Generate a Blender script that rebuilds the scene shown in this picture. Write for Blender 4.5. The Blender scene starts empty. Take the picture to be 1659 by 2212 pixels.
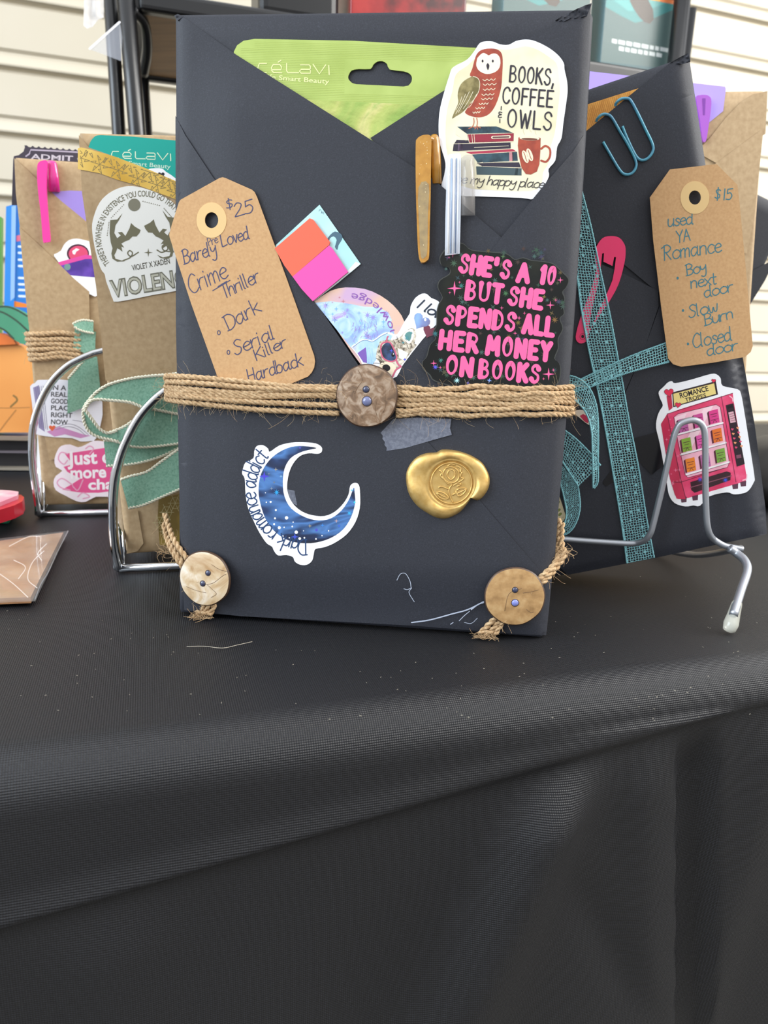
import bpy, bmesh, math, random
from mathutils import Vector, Matrix
from mathutils.geometry import tessellate_polygon
random.seed(7)
sc = bpy.context.scene
COL = sc.collection
V3 = Vector
# ------------------------------------------------------------------ camera
F, CX, CY = 1600.0, 829.5, 1106.0
RW = Matrix(((0.9937519, 0.0537613, -0.0978100), (0.1076106, -0.2289884, 0.9674628), (0.0296147, -0.9719434, -0.2333430)))
CAM = V3((0.1175713, -0.2938064, 0.1213604))
cd = bpy.data.cameras.new('camera')
cam = bpy.data.objects.new('camera', cd)
COL.objects.link(cam)
cm = RW.to_4x4()
for i in range(3):
    cm[i][1] *= -1
    cm[i][2] *= -1
    cm[i][3] = CAM[i]
cam.matrix_world = cm
cd.sensor_fit = 'VERTICAL'
cd.sensor_height = 36.0
cd.lens = 36.0 * F / 2212.0
cd.clip_start = 0.01
cd.dof.use_dof = True
cd.dof.focus_distance = 0.305
cd.dof.aperture_fstop = 26.04 / 1.4
sc.camera = cam
# ------------------------------------------------------------------ light and exposure
sc.view_settings.view_transform = 'Standard'
sc.view_settings.look = 'None'
sc.view_settings.gamma = 1.0
sc.view_settings.exposure = 0.75
wd = bpy.data.worlds.new('world')
sc.world = wd
wd.use_nodes = True
nt = wd.node_tree
bg = nt.nodes['Background']
tc = nt.nodes.new('ShaderNodeTexCoord')
sx = nt.nodes.new('ShaderNodeSeparateXYZ')
rp = nt.nodes.new('ShaderNodeValToRGB')
rp.color_ramp.elements[0].position = 0.0
rp.color_ramp.elements[0].color = (0.20, 0.19, 0.18, 1)
rp.color_ramp.elements[1].position = 1.0
rp.color_ramp.elements[1].color = (0.95, 0.97, 1.0, 1)
mp = nt.nodes.new('ShaderNodeMapRange')
mp.inputs[1].default_value = -0.4
mp.inputs[2].default_value = 0.7
nt.links.new(tc.outputs['Generated'], sx.inputs[0])
nt.links.new(sx.outputs['Z'], mp.inputs[0])
nt.links.new(mp.outputs[0], rp.inputs[0])
nt.links.new(rp.outputs[0], bg.inputs[0])
bg.inputs[1].default_value = 0.85


def area(name, loc, target, size, power, color):
    l = bpy.data.lights.new(name, 'AREA')
    l.shape = 'RECTANGLE'
    l.size, l.size_y = size
    l.energy = power
    l.color = color
    o = bpy.data.objects.new(name, l)
    COL.objects.link(o)
    o.location = loc
    o.rotation_euler = (V3(target) - V3(loc)).to_track_quat('-Z', 'Y').to_euler()
    return o


area('open_side_daylight', (-1.7, -1.1, 1.0), (0.1, 0.05, 0.1), (1.6, 1.6), 38.0, (0.78, 0.89, 1.0))
area('right_front_fill', (1.5, -0.35, 1.4), (0.3, 0.2, 0.15), (1.0, 1.0), 15.0, (1.0, 0.97, 0.92))  # warm fill added to lift the right hand group, no visible source
area('right_wall_fill', (1.9, 0.35, 1.0), (0.75, 1.1, 0.25), (0.9, 0.9), 25.0, (1.0, 0.98, 0.94))  # added to brighten the wall at right and rim the books' right edges


# ------------------------------------------------------------------ materials
def lin(h):
    h = h.lstrip('#')
    o = []
    for i in (0, 2, 4):
        c = int(h[i:i + 2], 16) / 255.0
        o.append(c / 12.92 if c <= 0.04045 else ((c + 0.055) / 1.055) ** 2.4)
    return (*o, 1.0)


MC = {}


def mat(h, rough=0.5, metal=0.0, spec=0.5, alpha=1.0, trans=0.0, coat=0.0):
    k = (h, rough, metal, spec, alpha, trans, coat)
    if k in MC:
        return MC[k]
    m = bpy.data.materials.new('paint_' + h.strip('#'))
    m.use_nodes = True
    b = m.node_tree.nodes['Principled BSDF']
    b.inputs['Base Color'].default_value = lin(h)
    b.inputs['Roughness'].default_value = rough
    b.inputs['Metallic'].default_value = metal
    b.inputs['Specular IOR Level'].default_value = spec
    b.inputs['Alpha'].default_value = alpha
    b.inputs['Transmission Weight'].default_value = trans
    b.inputs['Coat Weight'].default_value = coat
    MC[k] = m
    return m


def noisy(name, stops, scale=200.0, detail=4.0, rough=0.6, metal=0.0, bump=0.0, bscale=None, spec=0.5, stretch=(1, 1, 1), kind='noise', coat=0.0, distortion=0.0, bdist=0.0005):
    m = bpy.data.materials.new(name)
    m.use_nodes = True
    t = m.node_tree
    b = t.nodes['Principled BSDF']
    b.inputs['Roughness'].default_value = rough
    b.inputs['Metallic'].default_value = metal
    b.inputs['Specular IOR Level'].default_value = spec
    b.inputs['Coat Weight'].default_value = coat
    c = t.nodes.new('ShaderNodeTexCoord')
    mpn = t.nodes.new('ShaderNodeMapping')
    mpn.inputs['Scale'].default_value = stretch
    t.links.new(c.outputs['Object'], mpn.inputs[0])
    if kind == 'noise':
        n = t.nodes.new('ShaderNodeTexNoise')
        n.inputs['Detail'].default_value = detail
        n.inputs['Distortion'].default_value = distortion
        out = n.outputs[0]
    else:
        n = t.nodes.new('ShaderNodeTexVoronoi')
        n.feature = 'DISTANCE_TO_EDGE'
        out = n.outputs['Distance']
    n.inputs['Scale'].default_value = scale
    t.links.new(mpn.outputs[0], n.inputs['Vector'])
    r = t.nodes.new('ShaderNodeValToRGB')
    el = r.color_ramp.elements
    while len(el) < len(stops):
        el.new(0.5)
    for e, (p, h) in zip(el, stops):
        e.position = p
        e.color = lin(h)
    t.links.new(out, r.inputs[0])
    t.links.new(r.outputs[0], b.inputs['Base Color'])
    if bump:
        n2 = t.nodes.new('ShaderNodeTexNoise')
        n2.inputs['Scale'].default_value = bscale or scale
        n2.inputs['Detail'].default_value = 5.0
        t.links.new(mpn.outputs[0], n2.inputs['Vector'])
        bp = t.nodes.new('ShaderNodeBump')
        bp.inputs['Strength'].default_value = bump
        bp.inputs['Distance'].default_value = bdist
        t.links.new(n2.outputs[0], bp.inputs['Height'])
        t.links.new(bp.outputs[0], b.inputs['Normal'])
    return m


BLACKP = noisy('black_wrapping_paper', [(0.3, '#272930'), (0.6, '#2d2f37'), (0.8, '#393b44')], 2200, 2, 0.6, bump=0.2, bscale=900, spec=0.38, bdist=0.0002)
KRAFT = noisy('kraft_wrapping_paper', [(0.2, '#a08663'), (0.5, '#ad9370'), (0.8, '#b89f7c')], 420, 8, 0.62, bump=0.15, bscale=120, spec=0.35)
KRAFTD = noisy('kraft_paper_inside', [(0.2, '#7d5f3c'), (0.5, '#96754e'), (0.8, '#a68760')], 160, 8, 0.8)
TAGP = noisy('kraft_tag_card', [(0.2, '#b78d60'), (0.5, '#c1986a'), (0.8, '#c9a172')], 900, 6, 0.75, bump=0.1)
RING = mat('#d9b77f', 0.7)
JUTE = noisy('jute_fibre', [(0.25, '#957552'), (0.5, '#b99a73'), (0.8, '#d8bf9a')], 900, 4, 0.85, stretch=(1, 1, 1))
COCO = noisy('coconut_shell', [(0.3, '#54402f'), (0.48, '#83674e'), (0.55, '#97806a'), (0.72, '#b5a08c')], 260, 9, 0.33, bump=0.5, bscale=140, spec=0.6, distortion=1.0)
COCOL = noisy('pale_coconut_shell', [(0.3, '#a98356'), (0.5, '#cbb28e'), (0.7, '#e4d9c8')], 75, 8, 0.35, bump=0.4, bscale=200, spec=0.6, distortion=2.0)
COCOT = noisy('tan_coconut_shell', [(0.25, '#8f6c42'), (0.5, '#b08a5a'), (0.8, '#c9a878')], 260, 8, 0.6, bump=0.4, bscale=240)
GLUE = mat('#6b7094', 0.12, spec=0.8)
GLUED = mat('#3b3f58', 0.15, spec=0.8)
GOLDW = noisy('gold_sealing_wax', [(0.3, '#c9a25c'), (0.6, '#d8b571')], 400, 3, 0.42, metal=0.7, bump=0.08, bscale=900)
GOLDT = noisy('gold_foil_tape', [(0.3, '#d6a945'), (0.6, '#f2cf72')], 40, 2, 0.32, metal=0.55)
CHROME = mat('#d8dadd', 0.06, 1.0)
STEEL = mat('#a9adb4', 0.38, 0.75)
BLKMETAL = mat('#0e0f12', 0.3, 0.0, 0.6)
WOOD = noisy('shelf_wood', [(0.3, '#6f5438'), (0.6, '#94714c')], 8, 6, 0.6, stretch=(1, 8, 8))
WHITE = mat('#f3f3f6', 0.3, coat=0.3)
CREAM = mat('#e9dfc0', 0.35)
INK = mat('#3a3a5e', 0.5)
INKT = mat('#3d7480', 0.5)
DARK = mat('#2a2530', 0.4)
PINK = mat('#f4639b', 0.35)
FILM = mat('#c9cfdb', 0.25, alpha=0.22)
SLEEVE = mat('#e8ecf0', 0.1, alpha=0.07)


def lace_mat(name, h):
    m = bpy.data.materials.new(name)
    m.use_nodes = True
    t = m.node_tree
    b = t.nodes['Principled BSDF']
    b.inputs['Base Color'].default_value = lin(h)
    b.inputs['Roughness'].default_value = 0.75
    uv = t.nodes.new('ShaderNodeUVMap')
    uv.uv_map = 'UVMap'
    v = t.nodes.new('ShaderNodeTexVoronoi')
    v.feature = 'DISTANCE_TO_EDGE'
    v.inputs['Scale'].default_value = 820
    v.inputs['Randomness'].default_value = 0.35
    t.links.new(uv.outputs[0], v.inputs['Vector'])
    lt = t.nodes.new('ShaderNodeMath')
    lt.operation = 'LESS_THAN'
    lt.inputs[1].default_value = 0.115
    t.links.new(v.outputs['Distance'], lt.inputs[0])
    # woven dots
    v2 = t.nodes.new('ShaderNodeTexVoronoi')
    v2.inputs['Scale'].default_value = 230
    v2.inputs['Randomness'].default_value = 0.2
    t.links.new(uv.outputs[0], v2.inputs['Vector'])
    l2 = t.nodes.new('ShaderNodeMath')
    l2.operation = 'LESS_THAN'
    l2.inputs[1].default_value = 0.17
    t.links.new(v2.outputs['Distance'], l2.inputs[0])
    mx = t.nodes.new('ShaderNodeMath')
    mx.operation = 'MAXIMUM'
    t.links.new(lt.outputs[0], mx.inputs[0])
    t.links.new(l2.outputs[0], mx.inputs[1])
    t.links.new(mx.outputs[0], b.inputs['Alpha'])
    return m


LACE = lace_mat('teal_lace_net', '#8fcbd2')
LACEE = mat('#8ac4cc', 0.75)


# ------------------------------------------------------------------ geometry helpers
def ray(x, y):
    return RW @ V3(((x - CX) / F, (y - CY) / F, 1.0))


def at_z(x, y, z=0.0):
    d = ray(x, y)
    return CAM + d * ((z - CAM.z) / d.z)


class Pl:
    """a real flat face: origin, right, up; N points out of the face"""
    def __init__(s, O, U, V):
        s.O = V3(O)
        s.U = V3(U).normalized()
        s.V = (V3(V) - s.U * V3(V).dot(s.U)).normalized()
        s.N = s.U.cross(s.V).normalized()

    def px(s, x, y, off=0.0):
        d = ray(x, y)
        k = ((s.O + s.N * (off * .001) - CAM).dot(s.N)) / d.dot(s.N)
        return CAM + d * k

    def uv(s, x, y, off=0.0):
        p = s.px(x, y, off) - s.O
        return p.dot(s.U), p.dot(s.V)

    def at(s, u, v, off=0.0):
        return s.O + s.U * u + s.V * v + s.N * (off * .001)


def Zm(ox, oy, k):
    return lambda pts: [(ox + p[0] / k, oy + p[1] / k) for p in pts]


def P(s):
    return [tuple(float(q) for q in w.split(',')) for w in s.split()]


def cat(pts, n=6, closed=False):
    if len(pts) < 3:
        return list(pts)
    out = []
    m = len(pts)
    rng = range(m if closed else m - 1)
    for i in rng:
        if closed:
            a, b, c, d = pts[(i - 1) % m], pts[i], pts[(i + 1) % m], pts[(i + 2) % m]
        else:
            b, c = pts[i], pts[i + 1]
            a = pts[i - 1] if i > 0 else tuple(2 * q - r for q, r in zip(b, c))
            d = pts[i + 2] if i + 2 < m else tuple(2 * q - r for q, r in zip(c, b))
        for j in range(n):
            t = j / n
            out.append(tuple(0.5 * (2 * q1 + (q2 - q0) * t + (2 * q0 - 5 * q1 + 4 * q2 - q3) * t * t + (3 * q1 - q0 - 3 * q2 + q3) * t ** 3)
                             for q0, q1, q2, q3 in zip(a, b, c, d)))
    if not closed:
        out.append(tuple(pts[-1]))
    return out


def circ(x, y, rx, ry=None, n=20, rot=0.0):
    ry = rx if ry is None else ry
    c, s = math.cos(rot), math.sin(rot)
    o = []
    for i in range(n):
        a = 2 * math.pi * i / n
        u, v = rx * math.cos(a), ry * math.sin(a)
        o.append((x + u * c - v * s, y + u * s + v * c))
    return o


def star(x, y, r, k=4, q=0.22, rot=0.0):
    o = []
    for i in range(2 * k):
        a = rot - math.pi / 2 + math.pi * i / k
        rr = r if i % 2 == 0 else r * q
        o.append((x + rr * math.cos(a), y + rr * math.sin(a)))
    return o


def heart(x, y, r, rot=0.0):
    o = []
    for i in range(20):
        t = 2 * math.pi * i / 20
        u = 16 * math.sin(t) ** 3 / 16 * r
        v = -(13 * math.cos(t) - 5 * math.cos(2 * t) - 2 * math.cos(3 * t) - math.cos(4 * t)) / 16 * r
        o.append((x + u * math.cos(rot) - v * math.sin(rot), y + u * math.sin(rot) + v * math.cos(rot)))
    return o


def rrect(x0, y0, x1, y1, r, n=4):
    o = []
    for cx, cy, a0 in ((x1 - r, y1 - r, 0), (x0 + r, y1 - r, 90), (x0 + r, y0 + r, 180), (x1 - r, y0 + r, 270)):
        for i in range(n + 1):
            a = math.radians(a0 + 90 * i / n)
            o.append((cx + r * math.cos(a), cy + r * math.sin(a)))
    return o


def tess(loops):
    """triangles (visible side up) over the concatenated loops, in pixel space"""
    flat = [p for l in loops for p in l]
    tr = tessellate_polygon([[V3((p[0], p[1], 0)) for p in l] for l in loops])
    out = []
    for a, b, c in tr:
        A, B, C_ = flat[a], flat[b], flat[c]
        s = (B[0] - A[0]) * (C_[1] - A[1]) - (B[1] - A[1]) * (C_[0] - A[0])
        if abs(s) < 1e-9:
            continue
        out.append((a, b, c) if s < 0 else (a, c, b))
    return flat, out


class MB:
    def __init__(s):
        s.v, s.f, s.m, s.ms, s.uv, s.smooth = [], [], [], [], {}, []
        s.k = 0

    def mi(s, m):
        if m not in s.ms:
            s.ms.append(m)
        return s.ms.index(m)

    def add(s, vs, fs, m, uvs=None, smooth=False):
        b = len(s.v)
        s.v += [V3(q) for q in vs]
        i = s.mi(m)
        for f in fs:
            s.f.append([b + q for q in f])
            s.m.append(i)
            s.smooth.append(smooth)
        if uvs:
            for j, q in enumerate(uvs):
                s.uv[b + j] = q

    def flat(s, pl, loops, off, m, off_back=None, side=None, fn=None):
        """a printed or cut flat piece on a face; with off_back it has thickness"""
        if loops and not isinstance(loops[0], list):
            loops = [loops]
        fl, tr = tess(loops)
        g = (lambda x, y: off + fn(x, y)) if fn else (lambda x, y: off)
        front = [pl.px(x, y, g(x, y)) for x, y in fl]
        s.add(front, tr, m)
        if off_back is not None:
            th = off - off_back
            back = [q - pl.N * (th * .001) for q in front]
            n = len(front)
            s.add(back, [(a, c, b) for a, b, c in tr], side or m)
            vs, fs, st = front + back, [], 0
            for l in loops:
                k = len(l)
                ar = sum(l[i][0] * l[(i + 1) % k][1] - l[(i + 1) % k][0] * l[i][1] for i in range(k))
                hole = l is not loops[0]
                for i in range(k):
                    a, b = st + i, st + (i + 1) % k
                    q = (a, b, b + n, a + n)
                    fs.append(q if (ar > 0) != hole else q[::-1])
                st += k
            s.add(vs, fs, side or m)

    def sheet(s, pl, loop, m, fn, thick=0.2, L=18.0):
        """a sheet of paper that follows an uneven surface: fn(x, y) gives its height in mm"""
        fl, tr = tess([loop])
        bm = bmesh.new()
        vs = [bm.verts.new((x, y, 0)) for x, y in fl]
        for t in tr:
            try:
                bm.faces.new([vs[i] for i in t])
            except ValueError:
                pass
        for _ in range(6):
            ed = [e for e in bm.edges if e.calc_length() > L]
            if not ed:
                break
            bmesh.ops.subdivide_edges(bm, edges=ed, cuts=1)
            bmesh.ops.triangulate(bm, faces=[f for f in bm.faces if len(f.verts) > 3])
        bm.verts.index_update()
        front = [pl.px(v.co.x, v.co.y, fn(v.co.x, v.co.y)) for v in bm.verts]
        back = [q - pl.N * (thick * .001) for q in front]
        n = len(front)
        fs, bs, ss = [], [], []
        for f in bm.faces:
            i = [v.index for v in f.verts]
            p = [v.co for v in f.verts]
            a = (p[1].x - p[0].x) * (p[2].y - p[0].y) - (p[1].y - p[0].y) * (p[2].x - p[0].x)
            if a > 0:
                i = i[::-1]
            fs.append(i)
            bs.append([q + n for q in i[::-1]])
            for j in range(3):
                a_, b_ = i[j], i[(j + 1) % 3]
                e = bm.edges.get((bm.verts[a_], bm.verts[b_])) if False else None
        bm.verts.ensure_lookup_table()
        for e in bm.edges:
            if e.is_boundary:
                a_, b_ = e.verts[0].index, e.verts[1].index
                ss.append((a_, b_, b_ + n, a_ + n))
        s.add(front, fs, m, smooth=True)
        s.add(back, [[q - n for q in f] for f in bs], m, smooth=True)
        s.add(front + back, ss, m)
        bm.free()

    def stroke(s, pl, pts, w, off, m, ws=None, smooth=True, closed=False, n=5, cap=True):
        """a pen line of width w (pixels of the photograph) lying on a face"""
        s.k = (s.k + 1) % 8          # pen lines that cross lie one over the other
        off += .0025 * s.k
        p = cat(pts, n, closed) if smooth and len(pts) > 2 else list(pts)
        q = [p[0]]
        for c in p[1:]:
            if math.hypot(c[0] - q[-1][0], c[1] - q[-1][1]) > 1e-4:
                q.append(c)
        p = q
        k = len(p)
        if k < 2:
            return
        vs, fs = [], []
        tot = [0.0]
        for i in range(1, k):
            tot.append(tot[-1] + math.hypot(p[i][0] - p[i - 1][0], p[i][1] - p[i - 1][1]))
        for i in range(k):
            a = p[i - 1] if i > 0 else (p[-1] if closed else p[i])
            b = p[i + 1] if i < k - 1 else (p[0] if closed else p[i])
            dx, dy = b[0] - a[0], b[1] - a[1]
            l = math.hypot(dx, dy) or 1.0
            ww = (ws(tot[i] / (tot[-1] or 1)) if ws else 1.0) * w * .5
            nx, ny = -dy / l * ww, dx / l * ww
            vs += [(p[i][0] + nx, p[i][1] + ny), (p[i][0] - nx, p[i][1] - ny)]
        for i in range(k - 1 + (1 if closed else 0)):
            j = (i + 1) % k
            fs.append((2 * i, 2 * i + 1, 2 * j + 1, 2 * j))
        if cap and not closed:
            for i, o in ((0, 1), (k - 1, k - 2)):
                dx, dy = p[i][0] - p[o][0], p[i][1] - p[o][1]
                l = math.hypot(dx, dy) or 1
                a0 = math.atan2(dy, dx)
                ww = (ws(tot[i] / tot[-1]) if ws else 1.0) * w * .5
                b = len(vs)
                vs += [(p[i][0] + ww * math.cos(a0 + t), p[i][1] + ww * math.sin(a0 + t)) for t in [math.pi * (-.5 + j / 6) for j in range(7)]]
                fs.append(tuple(range(b, b + 7)))
        out = []
        for f in fs:
            ar = sum(vs[f[i]][0] * vs[f[(i + 1) % len(f)]][1] - vs[f[(i + 1) % len(f)]][0] * vs[f[i]][1] for i in range(len(f)))
            out.append(f if ar < 0 else f[::-1])
        s.add([pl.px(x, y, off) for x, y in vs], out, m)

    def tube(s, pts, r, m, n=8, closed=False, radii=None, caps=True, flatten=None):
        pts = [V3(q) for q in pts]
        k = len(pts)
        T = []
        for i in range(k):
            a = pts[i - 1] if (i > 0 or closed) else pts[i]
            b = pts[(i + 1) % k] if (i < k - 1 or closed) else pts[i]
            T.append((b - a).normalized())
        up = V3((0, 0, 1)) if abs(T[0].z) < 0.9 else V3((1, 0, 0))
        nrm = (up - T[0] * up.dot(T[0])).normalized()
        vs, fs = [], []
        for i in range(k):
            nrm = (nrm - T[i] * nrm.dot(T[i])).normalized()
            bi = T[i].cross(nrm)
            rr = radii[i] if radii else r
            for j in range(n):
                a = 2 * math.pi * j / n
                vs.append(pts[i] + nrm * (rr * math.cos(a)) + bi * (rr * math.sin(a) * (flatten or 1)))
        for i in range(k - 1 + (1 if closed else 0)):
            o = ((i + 1) % k) * n
            for j in range(n):
                fs.append((i * n + j, i * n + (j + 1) % n, o + (j + 1) % n, o + j))
        if caps and not closed:
            fs.append(tuple(range(n))[::-1])
            fs.append(tuple((k - 1) * n + j for j in range(n)))
        s.add(vs, fs, m, smooth=True)

    def loft(s, A, B, m, thick=0.0003, width_uv=True):
        """a ribbon between two edge lines"""
        n = len(A)
        nr = []
        for i in range(n):
            a, b = max(i - 1, 0), min(i + 1, n - 1)
            q = (A[b] - A[a] + B[b] - B[a]).cross(B[i] - A[i])
            nr.append(q.normalized() if q.length > 1e-12 else V3((0, -1, 0)))
        vs, uvs, d = [], [], 0.0
        for i in range(n):
            if i:
                d += ((A[i] + B[i]) / 2 - (A[i - 1] + B[i - 1]) / 2).length
            w = (B[i] - A[i]).length
            for q, e in ((A[i], 0.0), ((A[i] + B[i]) / 2, w / 2), (B[i], w)):
                vs.append(q)
                uvs.append((d, e))
        fs = []
        for i in range(n - 1):
            for j in range(2):
                fs.append((3 * i + j, 3 * i + j + 1, 3 * i + j + 4, 3 * i + j + 3))
        s.add(vs, fs, m, uvs, smooth=True)
        if thick:
            vs2 = [vs[i] - nr[i // 3] * thick for i in range(len(vs))]
            s.add(vs2, [f[::-1] for f in fs], m, uvs, smooth=True)

    def box(s, O, a, b, c, m):
        O, a, b, c = V3(O), V3(a), V3(b), V3(c)
        vs = [O, O + a, O + a + b, O + b, O + c, O + a + c, O + a + b + c, O + b + c]
        fs = [(0, 3, 2, 1), (4, 5, 6, 7), (0, 1, 5, 4), (1, 2, 6, 5), (2, 3, 7, 6), (3, 0, 4, 7)]
        if a.cross(b).dot(c) < 0:
            fs = [f[::-1] for f in fs]
        s.add(vs, fs, m)

    def build(s, name, parent=None, origin=None, bevel=0.0):
        me = bpy.data.meshes.new(name)
        if parent is not None:
            org = ORG[parent]
        elif origin is not None:
            org = V3(origin)
        else:
            lo = V3((min(q.x for q in s.v), min(q.y for q in s.v), min(q.z for q in s.v)))
            hi = V3((max(q.x for q in s.v), max(q.y for q in s.v), max(q.z for q in s.v)))
            org = V3(((lo.x + hi.x) / 2, (lo.y + hi.y) / 2, lo.z))
        me.from_pydata([tuple(q - org) for q in s.v], [], s.f)
        for m in s.ms:
            me.materials.append(m)
        me.polygons.foreach_set('material_index', s.m)
        me.polygons.foreach_set('use_smooth', s.smooth)
        if s.uv:
            l = me.uv_layers.new(name='UVMap')
            for lp in me.loops:
                l.data[lp.index].uv = s.uv.get(lp.vertex_index, (0, 0))
        me.update()
        o = bpy.data.objects.new(name, me)
        COL.objects.link(o)
        ORG[o] = org
        if parent is not None:
            o.parent = parent
        else:
            o.location = org
        if bevel:
            b = o.modifiers.new('soft_edges', 'BEVEL')
            b.width = bevel
            b.segments = 3
            b.limit_method = 'ANGLE'
        return o


ORG = {}


def tag(o, label, category, group=None):
    o['label'] = label
    o['category'] = category
    if group:
        o['group'] = group
    return o


def thing(name, label, category, loc, group=None):
    o = bpy.data.objects.new(name, None)
    o.empty_display_size = 0.01
    COL.objects.link(o)
    o.location = loc
    ORG[o] = V3(loc)
    return tag(o, label, category, group)


# ------------------------------------------------------------------ lettering
HAND = {
 'a': (7, '4.8 5,3 6,1 5,0 3,1 .3,2.8 .4,4.6 2.6|5 6.4,4.9 1.4,5.8 .1,7 .8'), 'b': (6, '0 10,0 0|0 4,2 6,4.6 5,5 3,4 .6,2 0,0 1'),
 'c': (5.5, '5 5,3 6,1 5,0 3,1 .6,3 0,5 1'), 'd': (6.5, '5 5,3 6,1 5,0 3,1 .4,3 .2,5 2|5 10,5 1,6 0'),
 'e': (5.6, '0 3,4.4 3.6,4.6 5,3 6,1 5,0 3,1 .6,3 0,5.2 1'), 'g': (6, '5 5,3 6,1 5,0 3,1 .5,3 .5,5 3|5 6,5 -2,3 -4,.6 -3'),
 'h': (5.6, '0 10,0 0|0 3,2 6,4 5,4.4 0'), 'i': (2.2, '0 6,0 0|0 8.2,0 8.7'), 'k': (5.5, '0 10,0 0|4.4 6,0 3|1 3.6,5 0'),
 'l': (2.4, '0 10,0 1,.8 0'), 'm': (8, '0 6,0 0|0 4,2 6,3.2 5,3.2 0|3.2 4,5 6,6.4 5,6.6 0'), 'n': (6, '0 6,0 0|0 4,2 6,4.4 5,4.6 0'),
 'o': (6.3, '3 6,1 5,0 3,1 .6,3 0,5 1,6 3,5 5.2,3 6'), 'p': (6, '0 6,0 -4|0 4,2 6,4.5 5,5 3,4 .6,2 0,0 1'),
 'r': (5, '0 6,0 0|0 3,1.6 5.6,4 5.8'), 's': (5, '4.4 5,2.6 6,1 5,2 3.4,4 2.2,3.4 .4,1.4 0,0 1'), 't': (4.6, '2 9,2 1,3 0,4 .4|0 6,4 6'),
 'u': (6, '0 6,0 2,1 .2,3 .3,5 3|5 6,5 0'), 'v': (5, '0 6,2.2 0|2.2 0,4.4 6'), 'w': (7, '0 6,1 .4,2.6 .6,3.4 4,4.2 .5,5.8 .8,6.6 6'),
 'x': (5.4, '0 6,5 0|5 6,0 0'), 'y': (6, '0 6,.6 3.2,2.6 2.6,4.6 4.6|5 6,4.6 -2,2.6 -4,.4 -3'),
 'A': (7, '0 0,3 10|3 10,6 0|1.2 4,5 4'), 'B': (7, '1 10,1 0|0 9.4,3.4 10.2,6 8,4 5.6,1 5.4|1 5.4,4.6 5.2,6.6 2.8,4.6 .4,0 0'),
 'C': (7, '6 8.4,4 10,1.4 8,0 4,1.6 .4,4 0,6.4 1.6'), 'D': (7.4, '1 9.6,1 .2|0 9.6,4 9.6,6.8 6.4,6 2,3 0,0 .2'),
 'H': (7, '0 10,.2 0|5.4 10,5.4 0|0 5,5.4 5.2'), 'I': (3, '0 10,0 0'), 'J': (6, '4 10,4 2,2 0,0 2'), 'K': (6.6, '0 10,0 0|5.4 10,0 4.6|1.4 5.4,5.8 0'),
 'L': (6.5, '0 10,.2 1,1.4 0,5.4 .6'), 'P': (6, '0 10,0 0|0 9.4,3 10,5 7.6,3 5.2,0 5'), 'R': (7.4, '1 10,1 0|-1 8.4,3 10.2,6 7.8,4 5.4,1 5.2|2 5.2,6 0'),
 'S': (6.4, '5.8 8.6,3.4 10,1.2 8.4,2.4 5.8,4.8 3.8,4 .8,1.4 0,0 1.6'), 'T': (6, '3 10,3 0|-1 9.6,7 10.2'), 'Y': (6.4, '0 10,3 5|6 10,3 5|3 5,2.6 0'),
 '$': (6, '5 8,3 9.2,1 8,2 5.6,4.4 4,4 1.6,2 1,0 2|2.8 11,2.2 -1'), '1': (3, '1 10,1 0'), '2': (6.4, '0 8,2 10,4.6 8.4,3.4 5,0 .6,1 .2,6 .4'),
 '5': (6.2, '5.6 10,1 9.6|1 9.6,.8 5.6|.8 5.6,3.6 6.4,5.4 3.6,3.6 .4,0 .6'), ' ': (4, ''),
}
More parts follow.
